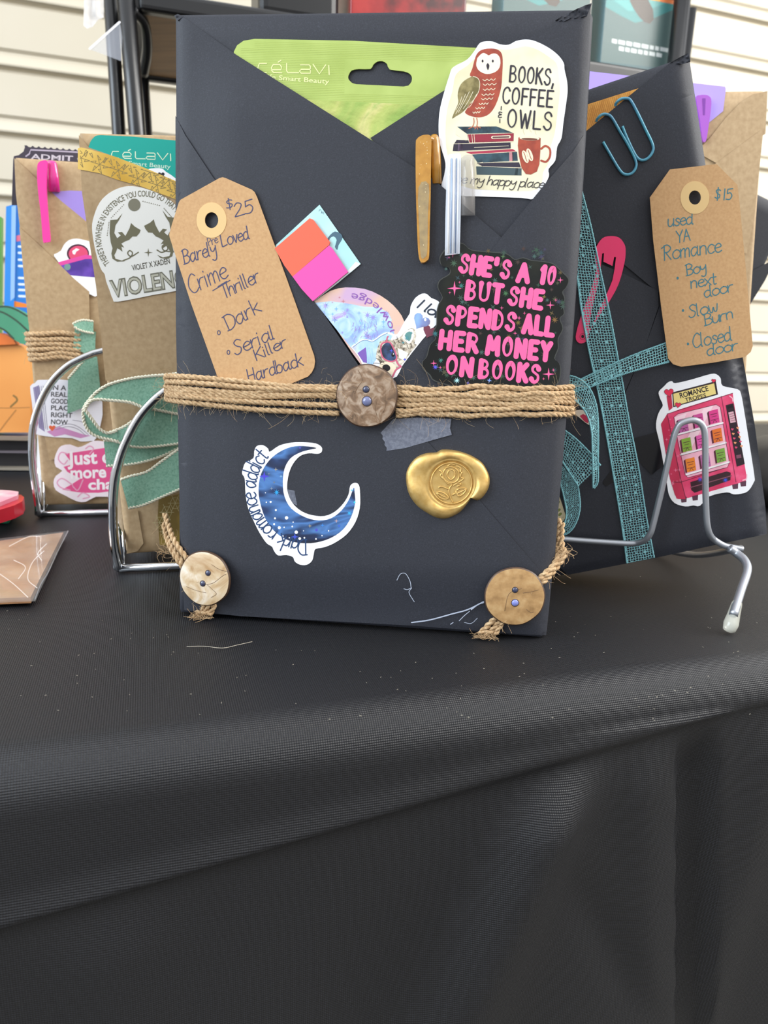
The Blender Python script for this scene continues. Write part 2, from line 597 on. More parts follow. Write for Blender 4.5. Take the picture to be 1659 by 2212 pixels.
CAPS = {
 'A': (6.6, '0 0,3 10|3 10,6 0|1.2 3.6,4.8 3.6'), 'B': (6.6, '0 0,0 10|0 10,3.4 9.8,5 7.8,3.4 5.6,0 5.2|0 5.2,4 5,5.8 2.7,4 .2,0 0'),
 'C': (6.4, '5.8 8,4.4 9.8,2.4 9.8,.6 8,0 5,.6 2,2.4 .2,4.4 .2,5.8 2'), 'D': (6.8, '0 0,0 10|0 10,3.4 9.6,5.8 7,5.8 3,3.4 .4,0 0'),
 'E': (5.6, '0 0,0 10|0 10,5 10|0 5.2,4 5.2|0 0,5 0'), 'F': (5.4, '0 0,0 10|0 10,5 10|0 5.2,4 5.2'), 'H': (6.8, '0 0,0 10|6 0,6 10|0 5,6 5'),
 'K': (6.2, '0 0,0 10|5.4 10,0 4.4|1.6 6,5.8 0'), 'L': (5.4, '0 10,0 0|0 0,5 0'), 'M': (8.6, '0 0,.8 10|.8 10,3.9 3|3.9 3,7 10|7 10,7.8 0'),
 'N': (7, '0 0,0 10|0 10,6 0|6 0,6 10'), 'O': (6.8, '@3 10,.8 8.4,0 5,.8 1.6,3 0,5.2 1.6,6 5,5.2 8.4'), 'P': (6, '0 0,0 10|0 10,3.8 9.8,5.6 7.4,3.8 4.8,0 4.4'),
 'R': (6.6, '0 0,0 10|0 10,3.8 9.8,5.4 7.6,3.8 5.2,0 4.8|2.4 5,5.8 0'), 'S': (6.2, '5.4 8,4.4 9.6,2.5 10,.7 8.6,.9 6.6,3 5.3,5.1 4,5.4 1.8,4 .2,2 0,.2 1.7'),
 'T': (6.4, '3 0,3 10|0 10,6 10'), 'U': (6.8, '0 10,0 3,.9 .8,3 0,5.1 .8,6 3,6 10'), 'W': (8.4, '0 10,1.9 0|1.9 0,3.8 8|3.8 8,5.7 0|5.7 0,7.6 10'),
 'Y': (6.6, '0 10,3 5|6 10,3 5|3 5,3 0'), '1': (3.4, '.4 8,2 10|2 10,2 0'), '0': (6, '@2.6 10,.8 8.4,0 5,.8 1.6,2.6 0,4.4 1.6,5.2 5,4.4 8.4'),
 "'": (2.6, '.6 10.4,.4 7.6'), ',': (2.4, '.6 .8,-.2 -2'), '&': (6, '4.4 8,2.6 9,1.2 7.6,2.6 5.4,.4 4,0 1.6,2.4 .4,4.8 1.6|2.4 11,2.4 9.4|2.4 0,2.4 -1.6'), ' ': (3.6, ''),
}
for tb in (HAND, CAPS):
    for k_ in list(tb):
        w_, d_ = tb[k_]
        tb[k_] = (w_, [([tuple(float(q) for q in p_.split()) for p_ in st_.lstrip('@').split(',')], st_.startswith('@')) for st_ in d_.split('|') if st_])


def letters(mb, pl, text, mapf, w, off, m, font=HAND, track=0.0, ws=None):
    """single-stroke lettering; mapf(x / total, y / cap height) gives pixels of the photograph"""
    tot = sum(font[c][0] + track for c in text) - track - 0.9
    x = 0.0
    for c in text:
        adv, sts = font[c]
        for pts, closed in sts:
            q = [mapf((x + a) / tot, b / 10.0) for a, b in pts]
            mb.stroke(pl, q, w, off, m, ws=ws, closed=closed, cap=not closed)
        x += adv + track


def along(a, b, h, slant=0.0):
    dx, dy = b[0] - a[0], b[1] - a[1]
    l = math.hypot(dx, dy)
    ux, uy = dx / l, dy / l
    return lambda x, y: (a[0] + ux * (x * l + y * h * slant) + uy * y * h, a[1] + uy * (x * l + y * h * slant) - ux * y * h)


def arc(cx, cy, r, a0, a1, h, outward=True):
    """text along a circle, angles in degrees (pixel axes, clockwise)"""
    def f(x, y):
        a = math.radians(a0 + (a1 - a0) * x)
        rr = r + (y * h if outward else -y * h)
        return (cx + rr * math.cos(a), cy + rr * math.sin(a))
    return f


FONT_CACHE = {}


def block(mb, pl, text, mapf, off, m, bold=0.012, outline=None):
    """solid lettering in the built-in face"""
    if text not in FONT_CACHE:
        cu = bpy.data.curves.new('lettering', 'FONT')
        cu.body = text
        cu.size = 1.0
        cu.resolution_u = 3
        cu.offset = bold
        ob = bpy.data.objects.new('lettering', cu)
        COL.objects.link(ob)
        dg = bpy.context.evaluated_depsgraph_get()
        ev = ob.evaluated_get(dg)
        me = ev.to_mesh()
        vs = [tuple(v.co) for v in me.vertices]
        fs = [tuple(p.vertices) for p in me.polygons]
        ev.to_mesh_clear()
        bpy.data.objects.remove(ob)
        bpy.data.curves.remove(cu)
        FONT_CACHE[text] = (vs, fs)
    vs, fs = FONT_CACHE[text]
    x0 = min(v[0] for v in vs)
    x1 = max(v[0] for v in vs)
    px = [mapf((v[0] - x0) / (x1 - x0), v[1] / 0.72) for v in vs]
    out = []
    for f in fs:
        k = len(f)
        ar = sum(px[f[i]][0] * px[f[(i + 1) % k]][1] - px[f[(i + 1) % k]][0] * px[f[i]][1] for i in range(k))
        out.append(f if ar < 0 else f[::-1])
    mb.add([pl.px(x, y, off) for x, y in px], out, m)


# ------------------------------------------------------------------ fibre things
def fuzz(mb, pts, m, n, r=0.00005, length=(0.004, 0.012), spread=1.0, rng=random):
    for _ in range(n):
        p = V3(rng.choice(pts))
        p.z = max(p.z, .001)
        d = V3((rng.uniform(-1, 1), rng.uniform(-1.0, .3), rng.uniform(-1, 1))).normalized() * spread
        l = rng.uniform(*length)
        bend = V3((rng.uniform(-1, 1), rng.uniform(-.6, .2), rng.uniform(-1, .6))).normalized()
        c_ = d.cross(bend)
        q = [p + d * (l * math.sin(1.9 * t)) * .6 + bend * (l * .8 * t * t) + c_ * (l * .3 * math.sin(4 * t)) for t in (0, .2, .4, .6, .8, 1.0)]
        q = [V3((v.x, v.y, max(v.z, .0006))) for v in q]
        mb.tube(q, r, m, n=3, caps=False)


def rope(mb, pts, r, m, ply=2, pitch=0.006, n=6, phase=0.0):
    """a twisted string along smooth points"""
    pts = [V3(p) for p in pts]
    L = [0.0]
    for i in range(1, len(pts)):
        L.append(L[-1] + (pts[i] - pts[i - 1]).length)
    step = pitch / 9
    k = max(int(L[-1] / step), 4)
    res, j = [], 0
    for i in range(k + 1):
        d = L[-1] * i / k
        while j < len(L) - 2 and L[j + 1] < d:
            j += 1
        t = (d - L[j]) / max(L[j + 1] - L[j], 1e-9)
        res.append(pts[j].lerp(pts[j + 1], t))
    for q in range(ply):
        out = []
        for i, c in enumerate(res):
            a, b = res[max(i - 1, 0)], res[min(i + 1, k)]
            T = (b - a).normalized()
            up = V3((0.1, -1, 0.05))
            n1 = (up - T * up.dot(T)).normalized()
            n2 = T.cross(n1)
            ang = phase + 2 * math.pi * (L[-1] * i / k / pitch + q / ply)
            out.append(c + (n1 * math.cos(ang) + n2 * math.sin(ang)) * (r * .5))
        mb.tube(out, r * .62, m, n=n)
    return res
# ------------------------------------------------------------------ the setting
AT = math.radians(23.5)
E1 = V3((math.cos(AT), math.sin(AT), 0))
E2 = V3((-math.sin(AT), math.cos(AT), 0))
UP = V3((0, 0, 1))


def sq(s, q, z):
    return E1 * s + E2 * q + UP * z


def smooth(t):
    t = max(0.0, min(1.0, t))
    return t * t * (3 - 2 * t)


def structure(o):
    o['kind'] = 'structure'
    return o


# roll-up shutter wall behind the stall
WA = math.radians(26.0)
WD = V3((math.cos(WA), math.sin(WA), 0))
WN = V3((math.sin(WA), -math.cos(WA), 0))
W0 = V3((-0.618, 0.799, 0))
wm = noisy('cream_painted_shutter', [(0.3, '#bdb5a2'), (0.6, '#c6bead')], 3, 3, 0.45, spec=0.4)
mb = MB()
pitch, zt = 0.088, 0.557 + 0.088 * 6
prof = [(0.00, 0.0), (0.60, 0.0), (0.645, -5.0), (0.68, -4.5), (0.84, 3.5), (0.865, 3.0), (0.90, -8.0), (0.955, -8.0), (0.97, 0.0)]
ring = []
for i in range(24):
    for a, b in prof:
        ring.append((zt - (i + a) * pitch, b * .001))
vs, fs = [], []
for s in (-0.7, 3.6):
    vs += [W0 + WD * s + WN * b + UP * z for z, b in ring]
n = len(ring)
for i in range(n - 1):
    fs.append((i, i + 1, n + i + 1, n + i))
mb.add(vs, fs, wm)
mb.add([W0 + WD * s - WN * .03 + UP * z for s in (-0.7, 3.6) for z in (zt, zt - 24 * pitch)], [(0, 2, 3, 1)], wm)
structure(mb.build('wall_back'))
mb = MB()
mb.box((-2.5, -2.0, -0.80), (7, 0, 0), (0, 5.5, 0), (0, 0, 0.02), noisy('grey_concrete', [(0.3, '#6f6c66'), (0.7, '#8a867e')], 6, 6, 0.9))
structure(mb.build('floor'))

# tablecloth
CL = bpy.data.materials.new('black_woven_cloth')
CL.use_nodes = True
t = CL.node_tree
b = t.nodes['Principled BSDF']
b.inputs['Base Color'].default_value = lin('#1f1e1f')
b.inputs['Roughness'].default_value = 0.47
b.inputs['Specular IOR Level'].default_value = 0.4
b.inputs['Sheen Weight'].default_value = 0.0
uvn = t.nodes.new('ShaderNodeUVMap')
uvn.uv_map = 'UVMap'
sp = t.nodes.new('ShaderNodeSeparateXYZ')
t.links.new(uvn.outputs[0], sp.inputs[0])


def mnode(op, a, b_=None):
    q = t.nodes.new('ShaderNodeMath')
    q.operation = op
    for i, e in enumerate((a, b_)):
        if e is None:
            continue
        if isinstance(e, (int, float)):
            q.inputs[i].default_value = e
        else:
            t.links.new(e, q.inputs[i])
    return q.outputs[0]


k_ = 2 * math.pi / 0.00155
pq = mnode('MULTIPLY', mnode('SINE', mnode('MULTIPLY', mnode('ADD', sp.outputs[0], sp.outputs[1]), k_)),
           mnode('SINE', mnode('MULTIPLY', mnode('SUBTRACT', sp.outputs[0], sp.outputs[1]), k_)))
nn = t.nodes.new('ShaderNodeTexNoise')
nn.inputs['Scale'].default_value = 900
t.links.new(uvn.outputs[0], nn.inputs['Vector'])
hh = mnode('ADD', mnode('MULTIPLY', pq, 0.5), mnode('MULTIPLY', nn.outputs[0], 0.5))
bp = t.nodes.new('ShaderNodeBump')
bp.inputs['Strength'].default_value = 0.9
bp.inputs['Distance'].default_value = 0.00022
t.links.new(hh, bp.inputs['Height'])
t.links.new(bp.outputs[0], b.inputs['Normal'])
cr = t.nodes.new('ShaderNodeValToRGB')  # weave glints and a bluish sky tint are put into the thread colour
cr.color_ramp.elements[0].position = 0.15
cr.color_ramp.elements[0].color = lin('#0d0d10')
cr.color_ramp.elements[1].position = 0.75
cr.color_ramp.elements[1].color = lin('#232429')
t.links.new(hh, cr.inputs[0])
t.links.new(cr.outputs[0], b.inputs['Base Color'])

QF, RE = -0.092, 0.016
SS = [-0.75 + 0.05 * i for i in range(12)] + [-0.19 + 0.004 * i for i in range(155)] + [0.45 + 0.05 * i for i in range(19)]
prof = []
for i in range(12):
    prof.append((0.64, -0.775 + 0.775 * i / 12, 0))
for i in range(40):
    prof.append((0.64 - (0.64 - QF) * i / 40, 0.0, 0))
for i in range(10):
    a = math.pi / 2 * i / 9
    prof.append((QF - RE * math.sin(a), -RE * (1 - math.cos(a)), 1))
for i in range(1, 49):
    prof.append((QF - RE, -RE - 0.00125 * i, 2))
for i in range(1, 58):
    prof.append((QF - RE, -RE - .06 - 0.0045 * i, 2))
for i in range(1, 15):
    prof.append((QF - RE, -RE - .3165 - .0318 * i, 2))


def crease(s):
    return max(-0.11, min(-0.004, -0.0428 + 0.137 * s))


def drape(s, z):
    zc = crease(s)
    d = 0.0
    u = z - zc
    if z < -0.006:
        d += 1.5 * math.exp(-((u - 0.001) / 0.005) ** 2) * smooth((-z - .006) / .01)
    if z < -.012:
        d += .9 * math.exp(-((u + .0006) / .0016) ** 2) * smooth((.12 - s) / .1)
    if u < 0:
        r = smooth(-u / 0.03)
        d -= 1.6 * smooth(-u / 0.004)
        c1 = 0.131 + (z + 0.035) * 0.37
        d += 11.0 * r * math.exp(-((s - c1) / (0.012 + 0.05 * (-z))) ** 2)
        c2 = 0.186 - (z + 0.02) * 0.14
        e = smooth((s - c2 + 0.0095) / 0.004) - smooth((s - c2 - 0.006) / 0.006)
        d -= 6.0 * r * e
        d += 3.0 * r * math.exp(-((s - c2 + 0.022) / 0.012) ** 2)
        d += 4.0 * r * math.sin(s * 42 + 1.2) * smooth((-z - .05) / .15)
        d += 3.5 * r * math.exp(-((s - 0.235 - z * .12) / 0.014) ** 2)
        d += 3.0 * r * math.exp(-((s + 0.032 + z * .05) / 0.018) ** 2)
        c4 = 0.150 - (z + 0.10) * 0.55
        d -= 2.0 * smooth((-z - .06) / .05) * math.exp(-((s - c4) / 0.009) ** 2)
    return d * .001


mb = MB()
vs, uvs, fs = [], [], []
m_ = len(prof)
for s in SS:
    d, last = 0.0, None
    for q, z, k in prof:
        if last is not None:
            d += math.hypot(q - last[0], z - last[1])
        last = (q, z)
        o = drape(s, z) if k == 2 else 0.0
        if k == 0 and z == 0.0:
            z = 0.00035 * math.sin(s * 31 + q * 17) * math.sin(q * 43) - 0.0006
        elif k == 1:
            z -= 0.0003
        vs.append(sq(s, q - o, z))
        uvs.append((s, d))
for i in range(len(SS) - 1):
    for j in range(m_ - 1):
        fs.append((i * m_ + j, i * m_ + j + 1, (i + 1) * m_ + j + 1, (i + 1) * m_ + j))
mb.add(vs, fs, CL, uvs, smooth=True)
o = mb.build('tablecloth')
tag(o, 'black woven tablecloth draped over the stall table with a creased overhang', 'tablecloth')
so = o.modifiers.new('cloth_thickness', 'SOLIDIFY')
so.thickness = 0.0006
so.offset = -1
# ------------------------------------------------------------------ shelf rack at the back of the table
PR = Pl(CAM + ray(300, 15) * 0.62, E1, UP)
QB = 0.185
PRB = Pl(PR.O + E2 * QB, E1, UP)
zs = PR.O.z
rk = thing('shelf_rack', 'black metal shelf rack with wooden board standing at the back of the table', 'shelf', (PR.O.x, PR.O.y, 0))


def post(pl, a, b, r=0.0075):
    """a straight upright through two points of its own plane, down to the table"""
    p, q = pl.px(*a), pl.px(*b)
    d = (q - p).normalized()
    lo = p + d * ((0.0005 - p.z) / d.z)
    hi = p + d * ((zs + 0.16 - p.z) / d.z)
    mb = MB()
    mb.tube([lo, hi], r, BLKMETAL, n=14)
    mb.build('post', rk)


post(PR, (273, 0), (297, 290), 0.0072)
post(Pl(PR.O + E2 * 0.012, E1, UP), (239, 0), (257, 290), 0.0058)
post(PRB, (301, 40), (317, 290), 0.006)
post(PR, (1474, 0), (1460, 130), 0.0085)
post(PRB, (1492, 40), (1478, 150), 0.006)
W_ = 0.52
ZB = PRB.px(330, 166).z
mb = MB()
mb.box(PR.at(0.004, 0.000) + E2 * 0.006, E1 * (W_ - .008), E2 * (QB - .01), UP * 0.010, WOOD)
mb.build('shelf_board', rk, bevel=0.001)
for pl, sgn in ((PR, 1), (PRB, -1)):
    mb = MB()
    mb.box(pl.at(0.0, -0.004) - E2 * 0.007, E1 * W_, E2 * 0.014, UP * 0.016, BLKMETAL)
    mb.build('rail', rk, bevel=0.004)
for u in (0.0, W_):
    mb = MB()
    mb.box(PR.at(u - .006, -0.004), E1 * 0.012, E2 * QB, UP * 0.016, BLKMETAL)
    mb.build('side_bar', rk, bevel=0.003)
mb = MB()
pp = [PR.px(*q) + E2 * d for q, d in (((288, 22), 0.0), ((312, 40), 0.012), ((318, 80), 0.03), ((309, 120), 0.05))]
mb.tube(cat([tuple(q) for q in pp], 6), 0.0045, BLKMETAL, n=8)
mb.build('corner_brace', rk)

# boxes on the shelf
PB = Pl(PR.O + E2 * 0.012, E1, UP)
ztop = zs + 0.0125


def book_light_box(name, l, r, label):
    u0, u1 = PB.uv(*l)[0], PB.uv(*r)[0]
    b0 = PB.at(u0, ztop - PB.O.z)
    t_ = thing(name, label, 'box', b0, 'teal book light boxes on the shelf')
    w, h = u1 - u0, 0.105
    mb = MB()
    mb.box(b0 + E2 * .0008, E1 * w, E2 * 0.028, UP * h, mat('#0d6068', 0.3))
    mb.build('carton', t_, bevel=0.001)
    fp = Pl(b0, E1, UP)
    mb = MB()

    def q(pts, off, m):
        vs = [fp.at(a * w, b * h, off) for a, b in pts]
        mb.add(vs, [tuple(range(len(vs)))], m)
    q([(0.0, 0), (1, 0), (1, 1), (0, 1)], 0.0, mat('#3f9c98', 0.3))
    q([(0.0, 0), (1, 0), (1, 0.09), (0, 0.06)], 0.06, mat('#1e5257', 0.3))
    q([(0.0, .05), (1, .05), (1, 0.66), (.62, .5), (.4, .44), (.2, .48), (0, .53)], 0.03, mat('#3e5c58', 0.3))
    q([(0.0, .53), (.2, .48), (.4, .44), (.62, .5), (1, .66), (1, .74), (.55, .57), (.3, .53), (0, .63)], 0.05, mat('#2f8582', 0.3))
    q([(.30, .62), (.36, .56), (.44, .5), (.52, .46), (.60, .455), (.64, .5), (.62, .58), (.54, .66), (.46, .72), (.42, .78), (.36, .8), (.34, .74), (.37, .69)], 0.08, mat('#4a3c2d', 0.4))
    vs = [fp.at(w * x_, h * y_, 0.08) for x_, y_ in ((.33, 1), (.36, 1), (.37, .8), (.39, .72), (.36, .72), (.34, .8))]
    mb.add(vs, [tuple(range(6))[::-1]], mat('#3a3a34', 0.4))
    for y0 in (0.66, 0.81):
        q([(.56, y0), (.94, y0), (.97, y0 + .03), (.97, y0 + .09), (.94, y0 + .12), (.56, y0 + .12), (.54, y0 + .09), (.54, y0 + .03)], 0.10, mat('#ef7d2c', 0.4))
        q([(.56, y0), (.70, y0), (.70, y0 + .12), (.56, y0 + .12), (.54, y0 + .09), (.54, y0 + .03)], 0.12, mat('#f2b33a', 0.4))
        for i, yy in enumerate((.035, .07)):
            q([(.66, y0 + yy), (.9, y0 + yy), (.9, y0 + yy + .018), (.66, y0 + yy + .018)], 0.14, mat('#8a4a18', 0.4))
    for r_, (x0, x1) in enumerate(((.12, .88), (.22, .80))):
        x = x0
        rr = random.Random(3 + r_)
        while x < x1:
            l_ = rr.uniform(.05, .12)
            q([(x, .235 - r_ * .055), (min(x + l_, x1), .232 - r_ * .055), (min(x + l_, x1), .268 - r_ * .055), (x, .271 - r_ * .055)], 0.10, mat('#d5dcda', 0.4))
            x += l_ + .018
    mb.build('printed_front', t_)
    mb = MB()
    mb.box(fp.at(-0.0025, 0, 0.5), E1 * (w + .005), E2 * 0.0305, UP * (h + .002), SLEEVE)
    mb.build('clear_case', t_, bevel=0.001)
    return t_


book_light_box('book_light_box', (1298, 130), (1458, 150), 'teal book light box in clear case beside the rack post at right')
book_light_box('book_light_box', (1085, 60), (1268, 90), 'teal book light box half hidden behind the main black book corner')
mb = MB()
u0, u1 = PB.uv(757, 20)[0], PB.uv(1008, 20)[0]
mb.box(PB.at(u0, ztop - PB.O.z), E1 * (u1 - u0), E2 * 0.05, UP * 0.07, noisy('deep_red_print', [(0.35, '#3c0d10'), (0.55, '#8c1a1c'), (0.7, '#a02624')], 40, 5, 0.3))
tag(mb.build('gift_box', bevel=0.002), 'dark red box on the rack shelf above the green packet', 'box')
mb = MB()
u0 = PB.uv(560, 10)[0]
mb.box(PB.at(u0, ztop - PB.O.z), E1 * (PB.uv(735, 20)[0] - u0), E2 * 0.06, UP * 0.05, mat('#141517', 0.3))
tag(mb.build('pouch', bevel=0.008), 'black glossy pouch on the rack shelf left of the red box', 'pouch')
# plastic sleeves hung on the rack post
PS = Pl(PR.O - E2 * 0.010, E1, UP)
mb = MB()
mb.flat(PS, [(193, 106), (259, 47), (264, 80), (262, 132)], 0.0, FILM, off_back=-0.3)
mb.stroke(PS, [(194, 105), (258, 48)], 5, 0.1, mat('#e8e8ee', 0.3), smooth=False)
tag(mb.build('plastic_sleeve'), 'triangular corner of a clear plastic sleeve poking out by the rack post', 'sleeve')
mb = MB()
mb.sheet(PS, [(183, -40), (224, -40), (224, 38), (212, 42), (200, 58), (188, 62), (180, 55)], mat('#dcd9d6', 0.4, alpha=0.75), lambda x, y: 1.2 * math.sin(x * .25))
tag(mb.build('plastic_bag'), 'whitish crumpled plastic bag tail hanging left of the rack post', 'bag')
# ------------------------------------------------------------------ wrapped books
def book_body(name, parent, pl, u0, W, H, T, m, rl=0.002, rr=0.002, shear=0.0, bulge=0.0, v0=0.0, bl=0.0):
    sec = []
    for i in range(7):
        a = math.pi / 2 * i / 6
        sec.append((rl - rl * math.cos(a), rl - rl * math.sin(a)))      # left side to front
    for i in range(9):
        a = math.pi / 2 * i / 8
        sec.append((W - rr + rr * math.sin(a), rr - rr * math.cos(a)))
    sec += [(W - .001, T - .0005), (W - .002, T), (.002, T), (.001, T - .0005)]
    n = len(sec)
    vs, fs = [], []
    K = 26
    rows = [0.0, 0.0012] + [H * i / K for i in range(1, K)] + [H - .0012, H]
    for k, v in enumerate(rows):
        inset = 0.0009 if k in (0, len(rows) - 1) else 0.0
        for u, d in sec:
            g = math.sin(math.pi * v / H)
            uu = u + (bulge * g * (u / W) - bl * g * (1 - u / W))
            uu = max(uu, inset) if u < W / 2 else uu - inset
            lo = d * shear * (1 - v / H)
            vs.append(pl.at(u0 + uu, v0 + v + lo, -1000 * max(d, inset)))
    R_ = len(rows)
    for k in range(R_ - 1):
        for i in range(n):
            j = (i + 1) % n
            fs.append((k * n + i, k * n + j, (k + 1) * n + j, (k + 1) * n + i))
    fs.append(tuple(range(n))[::-1])
    fs.append(tuple((R_ - 1) * n + i for i in range(n)))
    mb = MB()
    mb.add(vs, fs[:-2], m, smooth=True)
    mb.add(vs, fs[-2:], m)
    return mb.build(name, parent)


VM = V3((-0.00839, 0.08146, 0.99664))
PM = Pl((0.0, 0.0, 0.0004), (1, 0, 0), VM)
SH = 0.0815
main = thing('wrapped_book', 'tall book wrapped in black paper in front, tied with jute twine and coconut buttons', 'book', (0.079, 0.018, 0.0004), 'books wrapped in black paper')
book_body('wrapping_paper', main, PM, -0.0012, 0.1592, 0.2400, 0.034, BLACKP, 0.0022, 0.005, SH, 0.0016)


def body_surf(pl, u0, W, H, rl, rr, bulge=0.0, v0=0.0):
    """height in mm of a wrapped book's rounded front at a pixel"""
    def f(x, y):
        o_ = 0.0
        for _ in range(3):
            u, v = pl.uv(x, y, o_)
            g = bulge * math.sin(math.pi * max(0, min(1, (v - v0) / H)))
            dr, dl = u0 + W + g - u, u - u0
            dr, dl = max(dr, .00025), max(dl, .00025)
            o_ = 0.0
            if dr < rr:
                o_ = -1000 * (rr - math.sqrt(rr * rr - (rr - dr) ** 2))
            elif dl < rl:
                o_ = -1000 * (rl - math.sqrt(rl * rl - (rl - dl) ** 2))
        return o_
    return f


surf = body_surf(PM, -.0012, .1592, .24, .0022, .005, .0016)


def xout(y):
    return 1276 - 0.0676 * (y - 22) + 10 * math.sin(math.pi * max(0, min(1, (y - 22) / 1358)))


def pillow(x, y):
    return 2.6 * smooth((x - 375) / 150) * smooth((xout(y) - 5 - x) / 110) * smooth((y - 60) / 200) * smooth((1345 - y) / 130)


def edge(x, y):
    return smooth((x - 372) / 40) * smooth((xout(y) - x) / 60) * smooth((y - 8) / 60) * smooth((1385 - y) / 40)


def lay(c, p=1.0):
    return lambda x, y: surf(x, y) + 0.32 + (c - .2) * edge(x, y) + p * pillow(x, y)


mb = MB()
mb.sheet(PM, P('1277,7 1262,12 1180,60 1090,113 960,195 800,298 850,350 1060,540 1120,545 1236,330 1262,288 1270,150'), BLACKP, lay(0.8, 0.4))
mb.build('flap', main)
mb = MB()
mb.sheet(PM, P('380,36 396,37 510,118 795,298 940,390 1083,513 1125,548 1000,760 850,830 600,545 460,385 381,262'), BLACKP, lay(1.0))
mb.build('flap', main)
mb = MB()
mb.sheet(PM, P('1261,291 1236,330 1185,388 1083,513 940,698 855,803 825,850 925,955 1190,1262 1199,1200 1213,1000 1237,700 1250,480'), BLACKP, lay(1.3))
mb.build('flap', main)
mb = MB()
mb.sheet(PM, P('379,250 400,292 460,383 540,480 600,545 700,680 775,790 830,842 925,955 1040,1085 1188,1258 1180,1372 1120,1370 900,1352 520,1331 398,1318 391,1200 386,1000 380,700'), BLACKP, lay(1.7))
mb.build('flap', main)
# crumpled paper corners at the top
for pts in ('1279,7 1248,18 1215,36 1237,40 1268,34', '1215,34 1200,44 1217,47 1234,38', '376,34 384,30 396,36 384,44'):
    mb = MB()
    mb.sheet(PM, P(pts), BLACKP, lambda x, y: 0.6 + 0.5 * math.sin(x * .5 + y * .7), thick=0.4, L=8)
    mb.build('folded_corner', main)
# clear tape and dried glue
FROST = noisy('frosted_tape', [(0.4, '#7d8292'), (0.6, '#9297a6')], 900, 4, 0.3)
fb = FROST.node_tree.nodes['Principled BSDF']
fb.inputs['Alpha'].default_value = 0.5
mb = MB()
saw = [(822 + (i % 2) * 3 + i * 2.1, 935 + i * 6.5) for i in range(7)]
mb.flat(PM, [saw + [(875, 968), (930, 952), (976, 939), (972, 925), (975, 905), (900, 902), (850, 905)]], 4.6, FROST, off_back=4.5)
mb.build('clear_tape', main)['label'] = 'frosted strip of clear tape'
mb = MB()
mb.flat(PM, [P('615,1056 636,1060 642,1092 628,1085')], 4.5, FROST, off_back=4.42)
mb.build('clear_tape', main)
STRG = mat('#aeb6c6', 0.3)
mb = MB()
z7 = Zm(480, 900, 2.676)
for s, w in (('1010,945 1030,910 1060,908 1085,950 1092,990', 1.3), ('1050,995 1070,1000 1095,990 1080,1010 1085,1030 1110,1070', 1.2),
             ('1095,1190 1200,1175 1330,1140 1420,1115 1510,1070', 2.6), ('1510,1075 1480,1085 1440,1115', 2.4), ('1505,685 1540,735 1570,775 1600,820 1640,865 1630,850', 1.2),
             ('1370,1180 1400,1150 1430,1125', 1.4), ('1400,1190 1440,1195 1475,1165', 1.0), ('1320,1200 1335,1190', 1.6)):
    mb.stroke(PM, z7(P(s)), w, 4.55 if '1010' in s else 3.6, STRG)
mb.build('glue_string', main)['label'] = 'stringy dried clear glue'
# moon sticker
HOLOB = noisy('dark_blue_foil', [(0.36, '#0c0e16'), (0.46, '#1a2c50'), (0.53, '#4d7dbb'), (0.58, '#1f3660'), (0.66, '#0c0f18')], 45, 3, 0.22, distortion=0.6, coat=0.4, stretch=(.5, 1, 1.6))
mb = MB()
o0 = 4.62
mb.flat(PM, [z7(cat(P('185,200 200,170 235,165 265,185 275,203 330,167 400,150 470,148 540,155 575,177 574,205 550,215 500,212 450,228 410,272 385,330 375,400 382,450 410,505 460,548 520,570 590,575 650,550 700,502 730,450 740,400 765,383 790,395 797,450 795,530 770,610 720,680 650,730 590,755 540,765 530,790 520,832 490,856 450,856 420,838 408,812 370,800 322,802 297,772 288,752 255,730 215,670 180,600 150,530 135,450 130,360 115,330 120,300 135,265 180,240'), 3, True))], o0, WHITE, off_back=o0 - 0.25)
mb.flat(PM, [z7(cat(P('545,181 470,170 400,175 330,205 270,255 225,330 210,420 220,500 250,590 300,660 370,710 450,730 540,728 630,700 700,650 745,580 768,500 765,440 760,410 735,475 690,542 630,587 560,600 480,582 400,532 360,462 350,380 360,300 395,240 450,207 500,192'), 3, True))], o0 + .04, HOLOB)
rr = random.Random(4)
for i, (x, y, r) in enumerate(((243, 345, 30), (315, 438, 20), (310, 305, 13), (340, 345, 10), (300, 380, 9), (420, 695, 22), (580, 628, 12), (735, 558, 17), (660, 603, 13), (507, 632, 12), (545, 655, 13), (675, 632, 11), (765, 495, 10), (748, 425, 8), (270, 330, 8), (285, 415, 10), (450, 180, 10))):
    c = ('#4a45c8', '#2d9fe0', '#9a9488', '#8ab7d8', '#6f7a86', '#3f52c4', '#3f86d8', '#39a8e0', '#b39aa0', '#a39a86', '#5146c0', '#3b62d0', '#40d0e0', '#55c8d8', '#7a8796', '#8292a6', '#5a54c0')[i]
    mb.flat(PM, [z7(star(x, y, r, 4 + 4 * (i % 3 == 1), .3))], o0 + .07, mat(c, 0.3))
for x, y, r in ((280, 493, 6), (310, 540, 6), (372, 585, 10), (330, 642, 9), (300, 622, 6), (428, 668, 10), (448, 705, 8), (405, 635, 5), (475, 700, 5), (305, 588, 6), (542, 707, 5), (577, 688, 4), (615, 660, 4), (255, 495, 4), (350, 690, 5), (388, 700, 4), (470, 660, 3), (250, 440, 3), (358, 640, 4), (410, 610, 4)):
    mb.flat(PM, [z7(circ(x, y, r, n=12))], o0 + .07, mat('#eef2fa', 0.3))
cA = z7([(478, 425)])[0]
letters(mb, PM, 'Dark romance addict', arc(cA[0], cA[1], 285 / 2.676, 88, 222, 92 / 2.676), 2.7, o0 + .07, mat('#24406a', 0.3), track=-0.15)
mb.build('moon_sticker', main)['label'] = 'white edged crescent moon sticker with night sky print'

